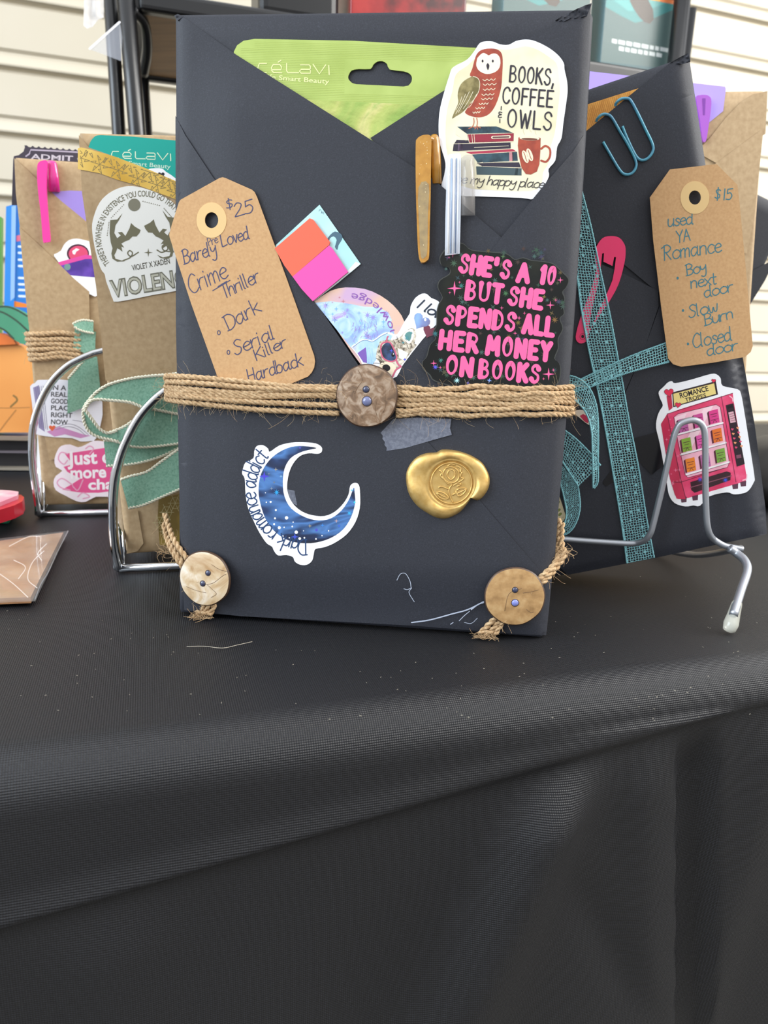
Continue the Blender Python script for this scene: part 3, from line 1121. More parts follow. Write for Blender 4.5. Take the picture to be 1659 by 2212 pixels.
# gold wax seal
mb = MB()
so_ = cat(P('1060,350 1075,290 1120,235 1180,210 1240,205 1270,190 1350,195 1430,220 1490,255 1520,290 1545,350 1540,410 1510,460 1475,485 1440,472 1420,500 1370,555 1300,588 1240,585 1180,555 1120,510 1075,440'), 6, True)
cx, cy, RR = 1325, 385, 132
NA, rings = 96, []
import bisect
ang = sorted((math.atan2(y - cy, x - cx), math.hypot(x - cx, y - cy)) for x, y in so_)


def seal_r(a):
    ks = [q[0] for q in ang]
    i = bisect.bisect(ks, a) % len(ang)
    a0, r0 = ang[i - 1]
    a1, r1 = ang[i]
    da = (a1 - a0) % (2 * math.pi) or 1
    return r0 + (r1 - r0) * (((a - a0) % (2 * math.pi)) / da)


vs, fs = [], []
fr = [0.01, .25, .5, .75, .9]
outr = [0, .04, .1, .2, .35, .5, .65, .78, .88, .95, 1.0]
for k in range(len(fr) + len(outr)):
    for i in range(NA):
        a = -math.pi + 2 * math.pi * i / NA
        if k < len(fr):
            r, h = RR * fr[k] * .93, 1.6
        else:
            e = outr[k - len(fr)]
            r = RR + (max(seal_r(a), RR + 12) - RR) * e
            w_ = 1 + .12 * math.sin(a * 3 + 1) + .1 * math.sin(a * 7)
            h = 1.6 + 1.2 * math.sin(math.pi * min(e / .35, 1) / 2) if e < .35 else (2.8 * w_ * (1 - max(0, (e - .35) / .65) ** 2.4) ** .5 if e < 1 else -.3)
            if e < .1:
                h = 2.4 if e > 0.02 else 1.7
        x, y = z7([(cx + r * math.cos(a), cy + r * math.sin(a))])[0]
        vs.append(PM.px(x, y, 4.3 + h))
for k in range(len(fr) + len(outr) - 1):
    for i in range(NA):
        j = (i + 1) % NA
        fs.append((k * NA + i, (k + 1) * NA + i, (k + 1) * NA + j, k * NA + j)[::-1])
fs.append(tuple(range(NA))[::-1])
mb.add(vs, fs, GOLDW, smooth=True)


def relief(pts, r=0.00032, closed=False, h=1.75):
    mb.tube([PM.px(*q, 4.3 + h) for q in z7(cat(pts, 5, closed))], r, GOLDW, n=6, closed=closed)


relief(circ(cx, cy, 118, n=40), 0.00035, True, 1.7)
for s in ('1290,300 1275,335 1290,370 1325,385 1360,368 1370,335 1355,305 1320,290 1290,300', '1310,310 1300,340 1320,365 1345,345 1340,315 1322,305', '1255,310 1270,325 1262,345 1285,365', '1385,320 1378,350 1395,360 1365,380',
          '1270,345 1300,385 1330,392', '1300,290 1320,275 1345,280', '1355,285 1380,300 1375,325', '1325,395 1310,430 1320,470 1335,500', '1310,420 1270,405 1250,410', '1240,440 1255,465 1285,478 1308,470 1290,448 1262,435 1240,440', '1245,442 1275,460 1305,470',
          '1350,430 1375,415 1410,418 1395,445 1365,460 1350,430', '1352,448 1380,435 1408,420', '1330,455 1350,440', '1335,400 1360,385 1380,392 1355,405'):
    relief(P(s))
mb.build('wax_seal', main)['label'] = 'gold wax seal stamped with a rose'


# coconut buttons
def button(parent, x, y, r, off, th, mface, holes, label, nx=0.0, ny=0.0, rim='#4a3527', crack=()):
    c = PM.px(x, y, off)
    ppm = F / (PM.px(x, y, off) - CAM).dot(V3((RW[0][2], RW[1][2], RW[2][2])))
    R_ = r / ppm
    N = (PM.N + PM.U * nx + PM.V * ny).normalized()
    q = Pl(c, PM.U - N * PM.U.dot(N), N.cross(PM.U))
    n, prof_ = 56, [(0.0, .35), (.3, .33), (.6, .25), (.85, .10), (.96, -.05), (1.0, -.35), (1.0, -.8), (.96, -1.0), (0.0, -1.0)]
    mb = MB()
    vs, fs = [], []
    for f_, h in prof_:
        for i in range(n):
            a = 2 * math.pi * i / n
            e = 1 + .006 * math.sin(5 * a + r) + .004 * math.sin(9 * a)
            vs.append(q.at(R_ * max(f_, .01) * e * math.cos(a), R_ * max(f_, .01) * e * math.sin(a), h * th))
    for k in range(len(prof_) - 1):
        for i in range(n):
            j = (i + 1) % n
            fs.append((k * n + i, (k + 1) * n + i, (k + 1) * n + j, k * n + j))
    fs.append(tuple(range(n)))
    fs.append(tuple((len(prof_) - 1) * n + i for i in range(n))[::-1])
    ci = 4 * n
    mb.add(vs, fs[:ci] + [fs[-2]], mface, smooth=True)
    mb.add(vs, fs[ci:-2] + [fs[-1]], mat(rim, 0.45), smooth=True)
    for s in crack:
        pts = cat([tuple(v) for v in s], 4)
        mb.tube([q.at(R_ * a, R_ * b, th * (.36 - .3 * (a * a + b * b))) for a, b in pts], 0.00009, mat('#6b5138', 0.6), n=5)
    o = mb.build('coconut_button', parent)
    o['label'] = label
    for (hx, hy, hr, hm) in holes:
        g = MB()
        a0 = q.at(R_ * hx, R_ * hy, th * .30)
        vs, fs = [], []
        for k in range(6):
            t_ = math.pi / 2 * k / 5
            for i in range(18):
                a = 2 * math.pi * i / 18
                vs.append(a0 + q.U * (R_ * hr * math.cos(t_) * math.cos(a)) + q.V * (R_ * hr * math.cos(t_) * math.sin(a)) + q.N * (R_ * hr * .55 * math.sin(t_)))
        for k in range(5):
            for i in range(18):
                j = (i + 1) % 18
                fs.append((k * 18 + i, k * 18 + j, (k + 1) * 18 + j, (k + 1) * 18 + i))
        g.add(vs, fs, hm, smooth=True)
        rg = [a0 + q.U * (R_ * hr * 1.05 * math.cos(2 * math.pi * i / 18)) + q.V * (R_ * hr * 1.05 * math.sin(2 * math.pi * i / 18)) for i in range(18)]
        g.tube(rg, 0.00018, mat('#3c2c22', 0.6), n=5, closed=True)
        ORG[o] = ORG[parent]
        g.build('glue_dot', o)['label'] = 'bluish dried glue filling a button hole'
    return o


# jute twine band
tw = MB()
tc_ = Zm(340, 760, 3.19)
t6 = Zm(660, 500, 2.765)
left = ('60,190 100,165 600,205 900,235 1250,245', '60,215 100,205 400,225 700,250 1250,262', '60,240 100,245 600,285 800,265 1250,258', '60,262 100,262 400,290 640,300 900,298 1250,305',
        '60,290 100,300 500,335 800,352 1250,370', '60,310 100,335 500,380 800,405 1250,425', '60,278 100,285 300,300 700,310 1250,292')
right = ('540,935 800,940 1100,930 1400,938 1600,935', '540,965 800,975 1100,985 1400,972 1600,962', '540,1005 800,1010 1100,1005 1400,1000 1600,990', '540,1040 800,1030 1100,1030 1400,1028 1600,1022', '540,1068 800,1062 1100,1058 1400,1055 1600,1052', '540,1095 800,1092 1100,1098 1400,1090 1600,1088', '540,950 800,1000 1100,960 1400,990 1600,1000')
allp = []
for i, s in enumerate(left):
    q = cat(tc_(P(s)), 6)
    pts = []
    for x, y in q:
        o_ = 5.9 + .5 * (i % 3 == 1) + .6 * math.exp(-((x - 580) / 120) ** 2)
        if x < 400:
            o_ -= 7.5 * smooth((400 - x) / 42)
        pts.append(PM.px(x, y, o_))
    back = [pts[0] + PM.N * (-.006) + PM.U * .0006, pts[0] - PM.N * .018 + PM.U * .0025]
    allp += rope(tw, [b_ for b_ in back[::-1]] + pts, 0.00108, JUTE, 3, 0.0085, phase=i)
for i, s in enumerate(right):
    q = [(x, y + 1.8 * math.sin(x * .035 + i * 2.1) + 1.2 * math.sin(x * .09 + i)) for x, y in cat(t6(P(s)), 6)]
    pts = []
    for x, y in q:
        o_ = 5.6 + .5 * (i % 3 == 1)
        if x > 1185:
            o_ -= 8.5 * smooth((x - 1185) / 55)
        pts.append(PM.px(min(x, 1237), y, o_))
    back = [pts[-1] - PM.N * .008 - PM.U * .0004, pts[-1] - PM.N * .02 - PM.U * .003]
    allp += rope(tw, pts + back, 0.00108, JUTE, 3, 0.0085, phase=i * 1.3)
fuzz(tw, allp, mat('#c9b189', .8), 420, r=0.00003, length=(0.002, 0.009))
fuzz(tw, allp, JUTE, 520, r=0.000034, length=(0.002, 0.008))
fuzz(tw, [p for p in allp if p.x < 0.004], JUTE, 60, r=0.00005, length=(0.003, 0.008))
fuzz(tw, [p for p in allp if p.x > 0.145], JUTE, 70, r=0.00005, length=(0.003, 0.009))
fuzz(tw, [p for p in allp if 0.05 < p.x < 0.11], JUTE, 60, r=0.000032, length=(0.006, 0.016))
tw.build('twine_band', main)['label'] = 'band of rough brown jute twine'


def corner_twine(paths, frays, label):
    mb = MB()
    ap = []
    for i, s in enumerate(paths):
        pts = [PM.px(a, b, c) for a, b, c in cat(P(s), 6)]
        pts = [V3((p_.x, p_.y, max(p_.z, .0022))) for p_ in pts]
        ap += rope(mb, pts, 0.0012, JUTE, 2, 0.0055, phase=i)
    for s, n_ in frays:
        x, y, c = s
        fuzz(mb, [PM.px(x + random.uniform(-14, 14), y + random.uniform(-8, 8), c) for _ in range(20)], JUTE, n_, r=0.00007, length=(0.002, 0.006))
    fuzz(mb, ap, JUTE, 60, r=0.00005, length=(0.002, 0.007))
    mb.build('corner_twine', main)['label'] = label


corner_twine(('356,1110,-9 364,1135,-5 375,1165,0 395,1195,2.6 430,1240,3.0 450,1300,3.2 436,1343,3.8', '362,1150,-8 368,1170,-3 385,1200,1.2 420,1250,2.8 440,1310,3 424,1338,3.6', '354,1130,-9 360,1160,-5 372,1190,0 395,1225,2.2 436,1280,3 462,1305,3 448,1336,3.8'),
             (((432, 1344, 3.8), 70), ((360, 1190, -3), 24)), 'short jute twine across the lower left corner')
corner_twine(('1208,1120,-11 1206,1160,-9 1212,1190,-6 1190,1225,-1 1165,1250,2.4 1110,1300,3 1060,1345,3 1034,1372,3.4', '1214,1130,-10 1213,1170,-8 1218,1200,-4 1192,1238,-1 1168,1262,2.4 1110,1310,3 1072,1350,3 1048,1380,3.4', '1205,1140,-11 1204,1180,-8 1200,1215,-2 1180,1245,1.5 1120,1300,3.2 1080,1352,3.0 1066,1378,3.4'),
             (((1048, 1378, 3.4), 80), ((1216, 1195, -5), 50)), 'short jute twine across the lower right corner')
button(main, 792, 855, 68, 8.6, 1.2, COCO, ((-.02, .20, .10, GLUED), (.02, -.17, .15, GLUE)), 'large brown coconut button on the twine band', -.05, .03,
       crack=(((-.3, .8), (-.15, .5), (-.3, .25), (-.38, .05)), ((.35, -.1), (.3, -.4), (.36, -.6)), ((.6, .1), (.62, -.3), (.55, -.5))))
button(main, 441, 1250, 60.5, 6.4, 1.5, COCOL, ((.17, .23, .095, GLUED), (-.03, -.17, .10, GLUED)), 'pale cracked coconut button at the lower left corner', -.16, .03,
       crack=(((.1, -.2), (.4, -.1), (.7, .15), (.85, .25)), ((.15, -.2), (.35, -.35), (.5, -.5), (.3, -.65)), ((-.7, -.35), (-.3, -.45), (.1, -.5)), ((.3, .55), (.6, .4), (.9, .35))))
button(main, 1112, 1289, 65.5, 5.8, 1.1, COCOT, ((-.01, .24, .09, GLUED), (.02, -.20, .115, mat('#7d86c8', 0.15, spec=.8))), 'tan coconut button at the lower right corner', .05, -.03,
       crack=(((.25, .15), (.5, .2), (.75, .28)), ((-.3, -.5), (-.2, .1), (.2, .3)), ((.4, -.4), (.55, -.5), (.65, -.48))))

# ---- things tucked into the black wrapping
def celavi(mb, pl, f, w, off, m):
    for s in ('715,455 665,455 655,480 655,505 672,520 715,520', '752,500 820,500 824,480 810,462 765,462 752,482 752,505 767,520 825,522', '800,445 818,433', '860,455 860,508 870,522 945,522',
              '960,465 1022,465 1030,475 1030,525 965,525 952,510 965,497 1030,497', '1050,462 1095,530 1140,465', '1162,470 1165,535'):
        mb.stroke(pl, f(P(s)), w, off, m, smooth=False)


z3 = Zm(360, 0, 3.318)
GRN = noisy('lime_foil', [(0.35, '#a3b65e'), (0.65, '#b3c56e')], 60, 3, 0.36, metal=0.25)
GRN2 = noisy('crinkled_lime_foil', [(0.3, '#98b45c'), (0.48, '#bcc670'), (0.55, '#d4d088'), (0.62, '#9cb864')], 42, 3, 0.22, metal=0.35, bump=0.8, bscale=60, distortion=1.2, bdist=.002)
ol = P('505,112 512,98 526,88 550,84 760,88 1020,103 1060,110 1060,420 840,420 640,300 505,190')
hole = cat(P('754,160 760,152 775,149 800,149 806,140 815,133 826,132 836,138 842,150 872,154 886,160 890,170 886,181 872,187 820,184 770,182 757,176 752,168'), 2, True)
mb = MB()
mb.flat(PM, [ol, hole], 0.9, GRN, off_back=0.4)
mb.flat(PM, [P('640,214 720,218 800,222 900,226 1000,232 1060,234 1060,420 840,420 640,300')], .94, GRN2)
for i in range(34):
    y = 90 + i * 3.7
    mb.stroke(PM, [(520 + (i < 4) * 30, y), (1050, y + 14)] if not (120 < y < 195) else [(520, y), (744, y + 6)], 0.8, .92, mat('#a6b858', 0.4), smooth=False, cap=False)
lt = mat('#dfe7a0', 0.4)
celavi(mb, PM, z3, 2.4, .98, lt)
block(mb, PM, 'Life Smart Beauty', along((568, 170), (711, 181), 10.5), .98, lt)
tag(mb.build('face_mask_packet'), 'lime green foil packet with hanging slot tucked behind the black flaps', 'packet')

z4 = Zm(860, 60, 3.77)
mb = MB()
o0 = 2.5
RUST = noisy('rust_print', [(0.35, '#8f3522'), (0.6, '#a8452c')], 300, 4, 0.4, coat=.3)
CREAMF = noisy('cream_foil_print', [(0.3, '#d8cfa8'), (0.5, '#e6dfbf'), (0.7, '#efe9cf')], 60, 3, 0.3, coat=.4)
OLIV = noisy('olive_foil_print', [(0.4, '#6d6238'), (0.6, '#96895a')], 300, 3, 0.3)
TEALD = noisy('teal_black_print', [(0.4, '#1b2a35'), (0.6, '#34505c')], 200, 3, 0.3)
mb.flat(PM, [z4(cat(P('700,112 770,112 830,135 900,138 960,108 1040,95 1120,110 1230,165 1310,230 1350,290 1355,340 1375,430 1380,520 1365,640 1345,780 1330,900 1295,970 1280,1080 1225,1150 1228,1210 1180,1300 1105,1392 1000,1385 640,1372 520,1367 360,1312 375,1200 385,1100 345,960 330,850 335,700 365,560 420,380 450,320 560,260 620,190 660,130'), 3, True))], o0, WHITE, off_back=o0 - .3)
mb.flat(PM, [z4(cat(P('960,165 1040,150 1130,175 1220,230 1290,290 1310,400 1318,520 1300,680 1275,860 1240,980 1230,1090 1180,1180 1170,1260 1080,1330 700,1320 560,1300 420,1240 410,1080 390,960 385,820 400,660 440,520 470,380 560,310 650,230 720,190 800,170 880,178'), 3, True))], o0 + .03, CREAMF)
e1, e2_, e3, e4 = o0 + .06, o0 + .09, o0 + .12, o0 + .15
mb.flat(PM, [z4(cat(P('640,215 680,180 755,168 815,180 845,215 852,280 848,380 840,480 810,590 770,670 720,715 650,730 580,715 545,690 560,660 600,600 650,520 665,450 640,405 585,390 605,330 620,270'), 3, True))], e1, RUST)
mb.flat(PM, [z4(cat(P('650,240 690,205 720,215 738,224 770,210 805,215 830,250 830,310 805,350 760,372 710,375 660,350 637,310 640,270'), 3, True))], e2_, mat('#efe8d0', .4))
for x in (688, 771):
    mb.flat(PM, [z4(circ(x, 271, 8, 12, 12))], e3, DARK)
mb.flat(PM, [z4(cat(P('730,288 743,305 740,328 731,345 722,325 719,303'), 3, True))], e3, DARK)
mb.flat(PM, [z4(cat(P('610,395 650,410 665,455 655,520 620,580 560,650 520,690 470,720 440,738 460,680 490,610 485,550 500,480 540,430'), 3, True))], e2_, OLIV)
for s in ('640,540 600,620 575,650', '610,520 570,600 530,660', '580,520 540,600 490,690', '550,540 515,620 470,700', '520,560 500,620 470,670'):
    mb.stroke(PM, z4(P(s)), 1.0, e3, CREAM)
mb.stroke(PM, z4(P('610,395 650,412 665,455 655,520 620,580 590,615')), 1.2, e3, CREAM)
for x0, x1, y in ((690, 792, 425), (692, 800, 462), (692, 790, 503), (682, 782, 545), (678, 772, 580), (660, 735, 620), (632, 706, 655), (608, 668, 690)):
    mb.stroke(PM, z4([(x0 + (x1 - x0) * i / 6, y + (8 if i % 2 else -4) - 6 * i / 6) for i in range(7)]), 1.3, e3, CREAM)
for s in ('615,735 618,770 605,805 575,820', '605,805 630,815', '640,735 645,770 640,800 625,825', '640,800 670,815', '640,800 648,825'):
    mb.stroke(PM, z4(P(s)), 1.8, e3, mat('#b8674a', .4))
for s, m_ in (('480,805 800,803 942,857 560,866', TEALD), ('560,866 942,857 940,925 580,938', mat('#93283a', .35)), ('478,808 560,866 566,935 520,900 470,868', CREAM), ('478,912 915,932 917,985 500,1005 445,1003 452,950', mat('#2c2536', .35)),
              ('550,1012 935,988 968,1010 600,1030', mat('#a8324a', .35)), ('600,1030 968,1008 975,1085 650,1102', TEALD), ('640,1102 985,1095 1000,1140 690,1130', mat('#2f2a3a', .35)), ('635,1128 1005,1145 1005,1202 640,1196', mat('#3f5258', .35)),
              ('905,1010 937,1006 935,1085 905,1088', mat('#c78a8f', .35)), ('955,1142 978,1143 972,1200 948,1199', mat('#c2485a', .35)), ('490,935 530,938 525,1003 485,1003', mat('#6b5a70', .35))):
    mb.flat(PM, [z4(P(s))], e2_, m_)
for s in ('560,866 942,857', '580,938 940,925', '565,866 580,938', '600,866 606,936', '618,866 624,936', '480,808 560,866', '455,945 915,932', '500,1005 917,985', '600,1030 968,1008', '650,1102 975,1085', '690,1130 1000,1140', '620,975 900,962', '650,1102 690,1095'):
    mb.stroke(PM, z4(P(s)), 0.9, e3, CREAM, smooth=False)
mb.stroke(PM, z4(P('770,893 905,888')), 6.4, e3, CREAM, smooth=False)
mb.stroke(PM, z4(P('775,893 900,888')), 3.6, e4, mat('#6a4a4a', .4), smooth=False)
mb.stroke(PM, z4(P('1165,985 1200,962 1236,990 1235,1050 1205,1090 1165,1082')), 4.4, e2_, RUST)
mb.flat(PM, [z4(P('980,893 1070,882 1160,897 1158,1000 1150,1110 1130,1170 1080,1195 1040,1190 1005,1140 985,1050 975,960'))], e3, RUST)
mb.flat(PM, [z4(circ(1070, 900, 82, 17, 24, .04))], e4, CREAM)
mb.flat(PM, [z4(circ(1070, 906, 66, 9, 24, .04))], e4 + .03, mat('#6f4030', .4))
for x, y in ((1036, 1050), (1072, 1034)):
    mb.flat(PM, [z4(circ(x, y, 22, 54, 18, -.35))], e4, CREAM)
    mb.stroke(PM, z4([(x - 14, y - 38), (x - 2, y - 8), (x + 2, y + 10), (x + 14, y + 38)]), 1.3, e4 + .03, RUST)
for s in ('1030,870 1018,835 1036,800 1025,765', '1085,850 1068,815 1092,770 1080,735', '1125,870 1115,840 1128,810'):
    mb.stroke(PM, z4(P(s)), 0.8, e1, mat('#cfc49e', .4))


def tall(txt, a, b, h, w=3.6):
    A_, B_ = z4([a])[0], z4([b])[0]
    mf = along(A_, B_, h / 3.77)
    letters(mb, PM, txt, mf, w, e4, DARK, font=CAPS, track=2.0, ws=lambda t_: 1.12 - .3 * math.sin(math.pi * t_))


tall('BOOKS,', (908, 437), (1268, 468), 128)
tall('COFFEE', (850, 612), (1252, 645), 130)
tall('OWLS', (890, 806), (1240, 832), 142)
for s in ('840,640 838,668', '845,690 825,685 822,700 842,706 820,712 818,728 842,728', '828,742 828,772'):
    mb.stroke(PM, z4(P(s)), 2.0, e4, DARK)
letters(mb, PM, 'be my happy place', along(z4([(470, 1262)])[0], z4([(1180, 1306)])[0], 19.5, .28), 1.9, e4, mat('#3d3a3a', .4), track=-.4)
tag(mb.build('owl_sticker'), 'cream sticker with rust owl, book stack and mug tucked into the top right fold', 'sticker')


# ---- price tags
def price_tag(label, pl, zf, outline, ringc, ringr, holer, off, writer, ink):
    c = pl.px(*zf([outline[0]])[0], off)
    t_ = thing('price_tag', label, 'tag', c, 'handwritten kraft price tags')
    ol = zf(outline)
    hl = zf(circ(*ringc, *holer, 24))
    mb = MB()
    mb.flat(pl, [ol, hl], off, TAGP, off_back=off - .45)
    writer(mb, off + .05)
    mb.build('card', t_)
    mb = MB()
    mb.flat(pl, [zf(circ(*ringc, *ringr, 36)), hl], off + .14, RING, off_back=off + .01)
    mb.build('reinforcement_ring', t_)['label'] = 'pale round paper reinforcement'
    return t_


z5 = Zm(360, 370, 3.770)


def w1(mb, off):
    def L(s, a, b, h, sl=.12, w=2.2, tr=0.0):
        letters(mb, PM, s, along(z5([a])[0], z5([b])[0], h / 3.77, sl), w, off, INK, track=tr)
    L('$', (492, 312), (545, 292), 74)
    L('25', (560, 372), (705, 335), 108)
    L('Pre', (345, 608), (418, 578), 62, w=1.5)
    L('Barely', (140, 758), (408, 672), 115)
    L('Loved', (452, 615), (672, 548), 105)
    L('Crime', (200, 1000), (500, 862), 150)
    L('Thriller', (465, 1040), (765, 892), 116)
    mb.stroke(PM, z5([(375, 972), (515, 888)]), 1.9, off, INK)
    L('Dark', (500, 1302), (770, 1140), 125)
    L('Serial', (560, 1500), (885, 1360), 116)
    L('Killer', (735, 1542), (985, 1420), 92)
    L('Hardback', (672, 1722), (1110, 1580), 108)
    for x, y in ((425, 1314), (503, 1474)):
        mb.stroke(PM, z5(circ(x, y, 11, 17, 10)), 1.8, off, INK, closed=True)


ol = P('430,55 455,48 480,55 695,150 715,168 735,210 885,620 1040,1050 1200,1500 1207,1550 1200,1600 1180,1640 1150,1672 1000,1735 760,1835 600,1880 480,1860 430,1720 380,1580 200,1080 25,540 20,515 40,440 100,250 112,232')
price_tag('kraft price tag reading $25 Crime Thriller under the twine of the main book', PM, z5, ol, (365, 398), (122, 145), (55, 65), 5.0, w1, INK)

# ---- page flags
mb = MB()
MINT = noisy('mint_holographic_card', [(0.35, '#9fd4d2'), (0.55, '#b9e3e6'), (0.7, '#c6e2ea')], 50, 2, 0.25, coat=.5)
o0 = 4.2
fl = thing('page_flag_card', 'mint card of orange and pink page flags beside the $25 tag', 'stationery', PM.px(690, 560, o0))
mb.flat(PM, [z5(P('1245,272 1580,755 1400,905 1195,1062 1100,1010 1030,900 880,640 890,600'))], o0, MINT, off_back=o0 - .3)
mb.flat(PM, [z5(cat(P('1305,560 1330,520 1370,490 1420,510 1430,550 1400,600 1390,640 1370,615 1385,560 1360,530 1330,545 1320,575'), 2, True))], o0 + .03, mat('#4a6878', .3))
mb.flat(PM, [z5(P('1540,735 1580,755 1400,905 1195,1062 1190,1055 1400,895'))], o0 + .03, mat('#dfeef0', .3))
for s in ('1240,325 1250,310 1262,330 1268,345', '1258,340 1275,330 1280,350'):
    mb.stroke(PM, z5(P(s)), .9, o0 + .03, mat('#4a6878', .3))
mb.build('card', fl)
for s, h, lb in (('880,628 1165,382 1195,395 1330,575 1322,600 1025,858 960,770', '#f2654a', 'orange page flag pad'), ('1025,858 1322,604 1345,622 1478,820 1440,850 1190,1058 1100,960', '#ee4fa6', 'pink page flag pad')):
    mb = MB()
    mb.flat(PM, [z5(P(s))], o0 + 1.0, mat(h, .45), off_back=o0 + .02, side=mat('#c22a3c' if 'orange' in lb else '#b01058', .5))
    mb.build('flag_pad', fl, bevel=.0001)['label'] = lb

# ---- stickers in the lower pocket
z8 = Zm(660, 600, 5.53)
HOLO = noisy('blue_holographic_print', [(0.3, '#8fa0dc'), (0.45, '#a9cdf2'), (0.55, '#c4dcf4'), (0.65, '#b59ad8')], 95, 6, 0.3, coat=.5, distortion=1.5)
PEACH = noisy('peach_holographic_print', [(0.35, '#c9a7c8'), (0.5, '#dfb9a4'), (0.65, '#e0bfae')], 50, 2, 0.3, coat=.5)
mb = MB()
o0 = 3.85
rim = [(105, 283), (200, 215), (300, 155), (390, 127), (480, 115), (590, 118), (700, 132), (800, 165), (900, 215), (980, 270), (1050, 330), (1105, 392), (1150, 455), (1180, 525), (1200, 600)]
lowr = [(1100, 800), (900, 1000), (700, 1090), (560, 900), (400, 660), (250, 450)]
mb.flat(PM, [z8(rim + lowr)], o0, PEACH, off_back=o0 - .3, side=mat('#8a5a42', .5))
mb.flat(PM, [z8(P('115,300 300,280 520,310 700,345 870,350 990,420 1030,500 1020,560 1060,660 1000,800 700,1000 540,830'))], o0 + .03, HOLO)
VIO = mat('#8a5aa8', .35)
cK = z8([(490, 770)])[0]
block(mb, PM, 'knowledge', arc(cK[0], cK[1], 590 / 5.53, 2, -84, 92 / 5.53, outward=False), o0 + .07, VIO, bold=.0)
for i in range(26):
    x, y = random.uniform(200, 1000), random.uniform(320, 760)
    if y < 300 + (x - 150) * 1.05 + 60 and not (y > 640 and x > 760):
        mb.flat(PM, [z8(star(x, y, random.uniform(18, 55), 8 if i % 2 else 4, .28))], o0 + .06, mat(('#8fb0e4', '#9a8fd6', '#7fb4e8', '#b0a0dc')[i % 4], .3))
for x, y, r in ((450, 280, 28), (405, 235, 16), (320, 295, 14)):
    mb.flat(PM, [z8(star(x, y, r, 4, .2))], o0 + .06, mat('#c87a86', .3))
for i in range(60):
    x, y = random.uniform(560, 860), random.uniform(480, 760)
    mb.stroke(PM, z8([(x, y), (x + random.uniform(-30, 30), y + random.uniform(20, 60))]), .7, o0 + .06, mat(('#a58ac8', '#8f9ed8')[i % 2], .3))
tag(mb.build('round_sticker'), 'round peach and blue holographic sticker upside down in the lower pocket', 'sticker')
mb = MB()
o0 = 4.15
mb.flat(PM, [z8(cat(P('545,828 600,790 660,745 720,730 800,752 880,690 960,652 1020,655 1080,680 1120,640 1180,525 1245,425 1255,340 1310,242 1390,190 1450,195 1500,240 1560,265 1610,310 1620,420 1600,500 1560,560 1400,735 1160,1045 1090,1180 900,1250 760,1200 640,950'), 2, True))], o0, WHITE, off_back=o0 - .25)
mb.flat(PM, [z8(P('560,832 660,760 725,745 800,765 900,700 980,668 1040,690 1000,780 900,860 860,950 800,1040 700,1010'))], o0 + .03, HOLO)
FUR = noisy('raccoon_fur_print', [(0.35, '#4f463c'), (0.5, '#b8ab97'), (0.65, '#e6ddcc')], 700, 4, .5)
mb.flat(PM, [z8(P('620,900 720,830 740,1020 690,1010'))], o0 + .05, mat('#7a5cae', .35))
mb.flat(PM, [z8(cat(P('890,760 1050,740 1140,700 1190,640 1270,600 1310,630 1320,700 1300,790 1330,800 1250,900 1180,1000 1120,1060 1040,1160 930,1100 880,1000 840,950'), 2, True))], o0 + .05, FUR)
mb.flat(PM, [z8(cat(P('1160,690 1210,630 1275,612 1295,660 1285,730 1240,790 1190,750'), 2, True))], o0 + .07, mat('#efe9de', .4))
mb.flat(PM, [z8(cat(P('1185,690 1225,645 1262,650 1262,710 1235,760'), 2, True))], o0 + .09, mat('#5e8f8c', .4))
mb.flat(PM, [z8(cat(P('900,900 930,800 1000,770 1050,830 1080,930 1060,990 980,990'), 2, True))], o0 + .08, noisy('dark_mask_print', [(.4, '#1d2233'), (.6, '#39507a')], 200, 4, .4))
mb.flat(PM, [z8(circ(1045, 920, 20, 26, 14))], o0 + .1, mat('#0d0d12', .2))
mb.flat(PM, [z8(circ(1050, 910, 6, 7, 10))], o0 + .12, mat('#ffffff', .3))
mb.stroke(PM, z8(P('905,800 950,770 1010,775 1055,850 1085,930 1080,980 1010,1000 930,960 900,880')), 3.0, o0 + .12, mat('#c8607a', .3), closed=True)
mb.stroke(PM, z8(P('965,770 975,720 985,700')), 3, o0 + .12, mat('#c8607a', .3))
mb.stroke(PM, z8(P('1080,980 1110,1040 1140,1060 1080,1100 1040,1180')), 3.4, o0 + .12, mat('#c8607a', .3))
mb.flat(PM, [z8(P('1100,840 1150,860 1230,900 1180,990 1120,960'))], o0 + .07, mat('#efe6d6', .4))
mb.flat(PM, [z8(cat(P('900,1020 1000,1000 1080,1060 1050,1160 960,1140 880,1090'), 2, True))], o0 + .1, mat('#e9d9bd', .4))
mb.flat(PM, [z8(circ(965, 1075, 48, 40, 18, .3))], o0 + .13, mat('#141217', .2))
for s in ('940,1020 880,980 840,960', '930,1040 860,1020 810,1020', '935,1010 890,950 870,930', '1090,700 1110,760 1140,780', '1050,740 1080,800', '1150,740 1180,800', '1210,800 1230,850', '1260,780 1270,830'):
    mb.stroke(PM, z8(P(s)), .8, o0 + .13, mat('#3c342d', .5))
for s in ('735,800 740,1020', '760,830 780,1030', '790,840 800,1030'):
    mb.stroke(PM, z8(P(s)), 1.8, o0 + .07, mat('#a8d4ee', .3))
mb.stroke(PM, z8(P('560,832 660,760 725,745 800,765 900,700 980,660')), .9, o0 + .07, mat('#5a7ea0', .3))
mb.flat(PM, [z8(heart(1380, 520, 105, .55))], o0 + .05, noisy('heart_foil_print', [(.42, '#6a3a48'), (.55, '#7e8fc0'), (.66, '#8fb4e0')], 90, 2, .3))
mb.flat(PM, [z8(heart(1480, 640, 85, .4))], o0 + .04, mat('#75394a', .3))
mb.flat(PM, [z8(circ(1430, 500, 14, 20, 12))], o0 + .07, WHITE)
letters(mb, PM, 'I love', along(z8([(1335, 355)])[0], z8([(1640, 520)])[0], 21, .3), 3.6, o0 + .09, mat('#2b3646', .3), track=-.3)
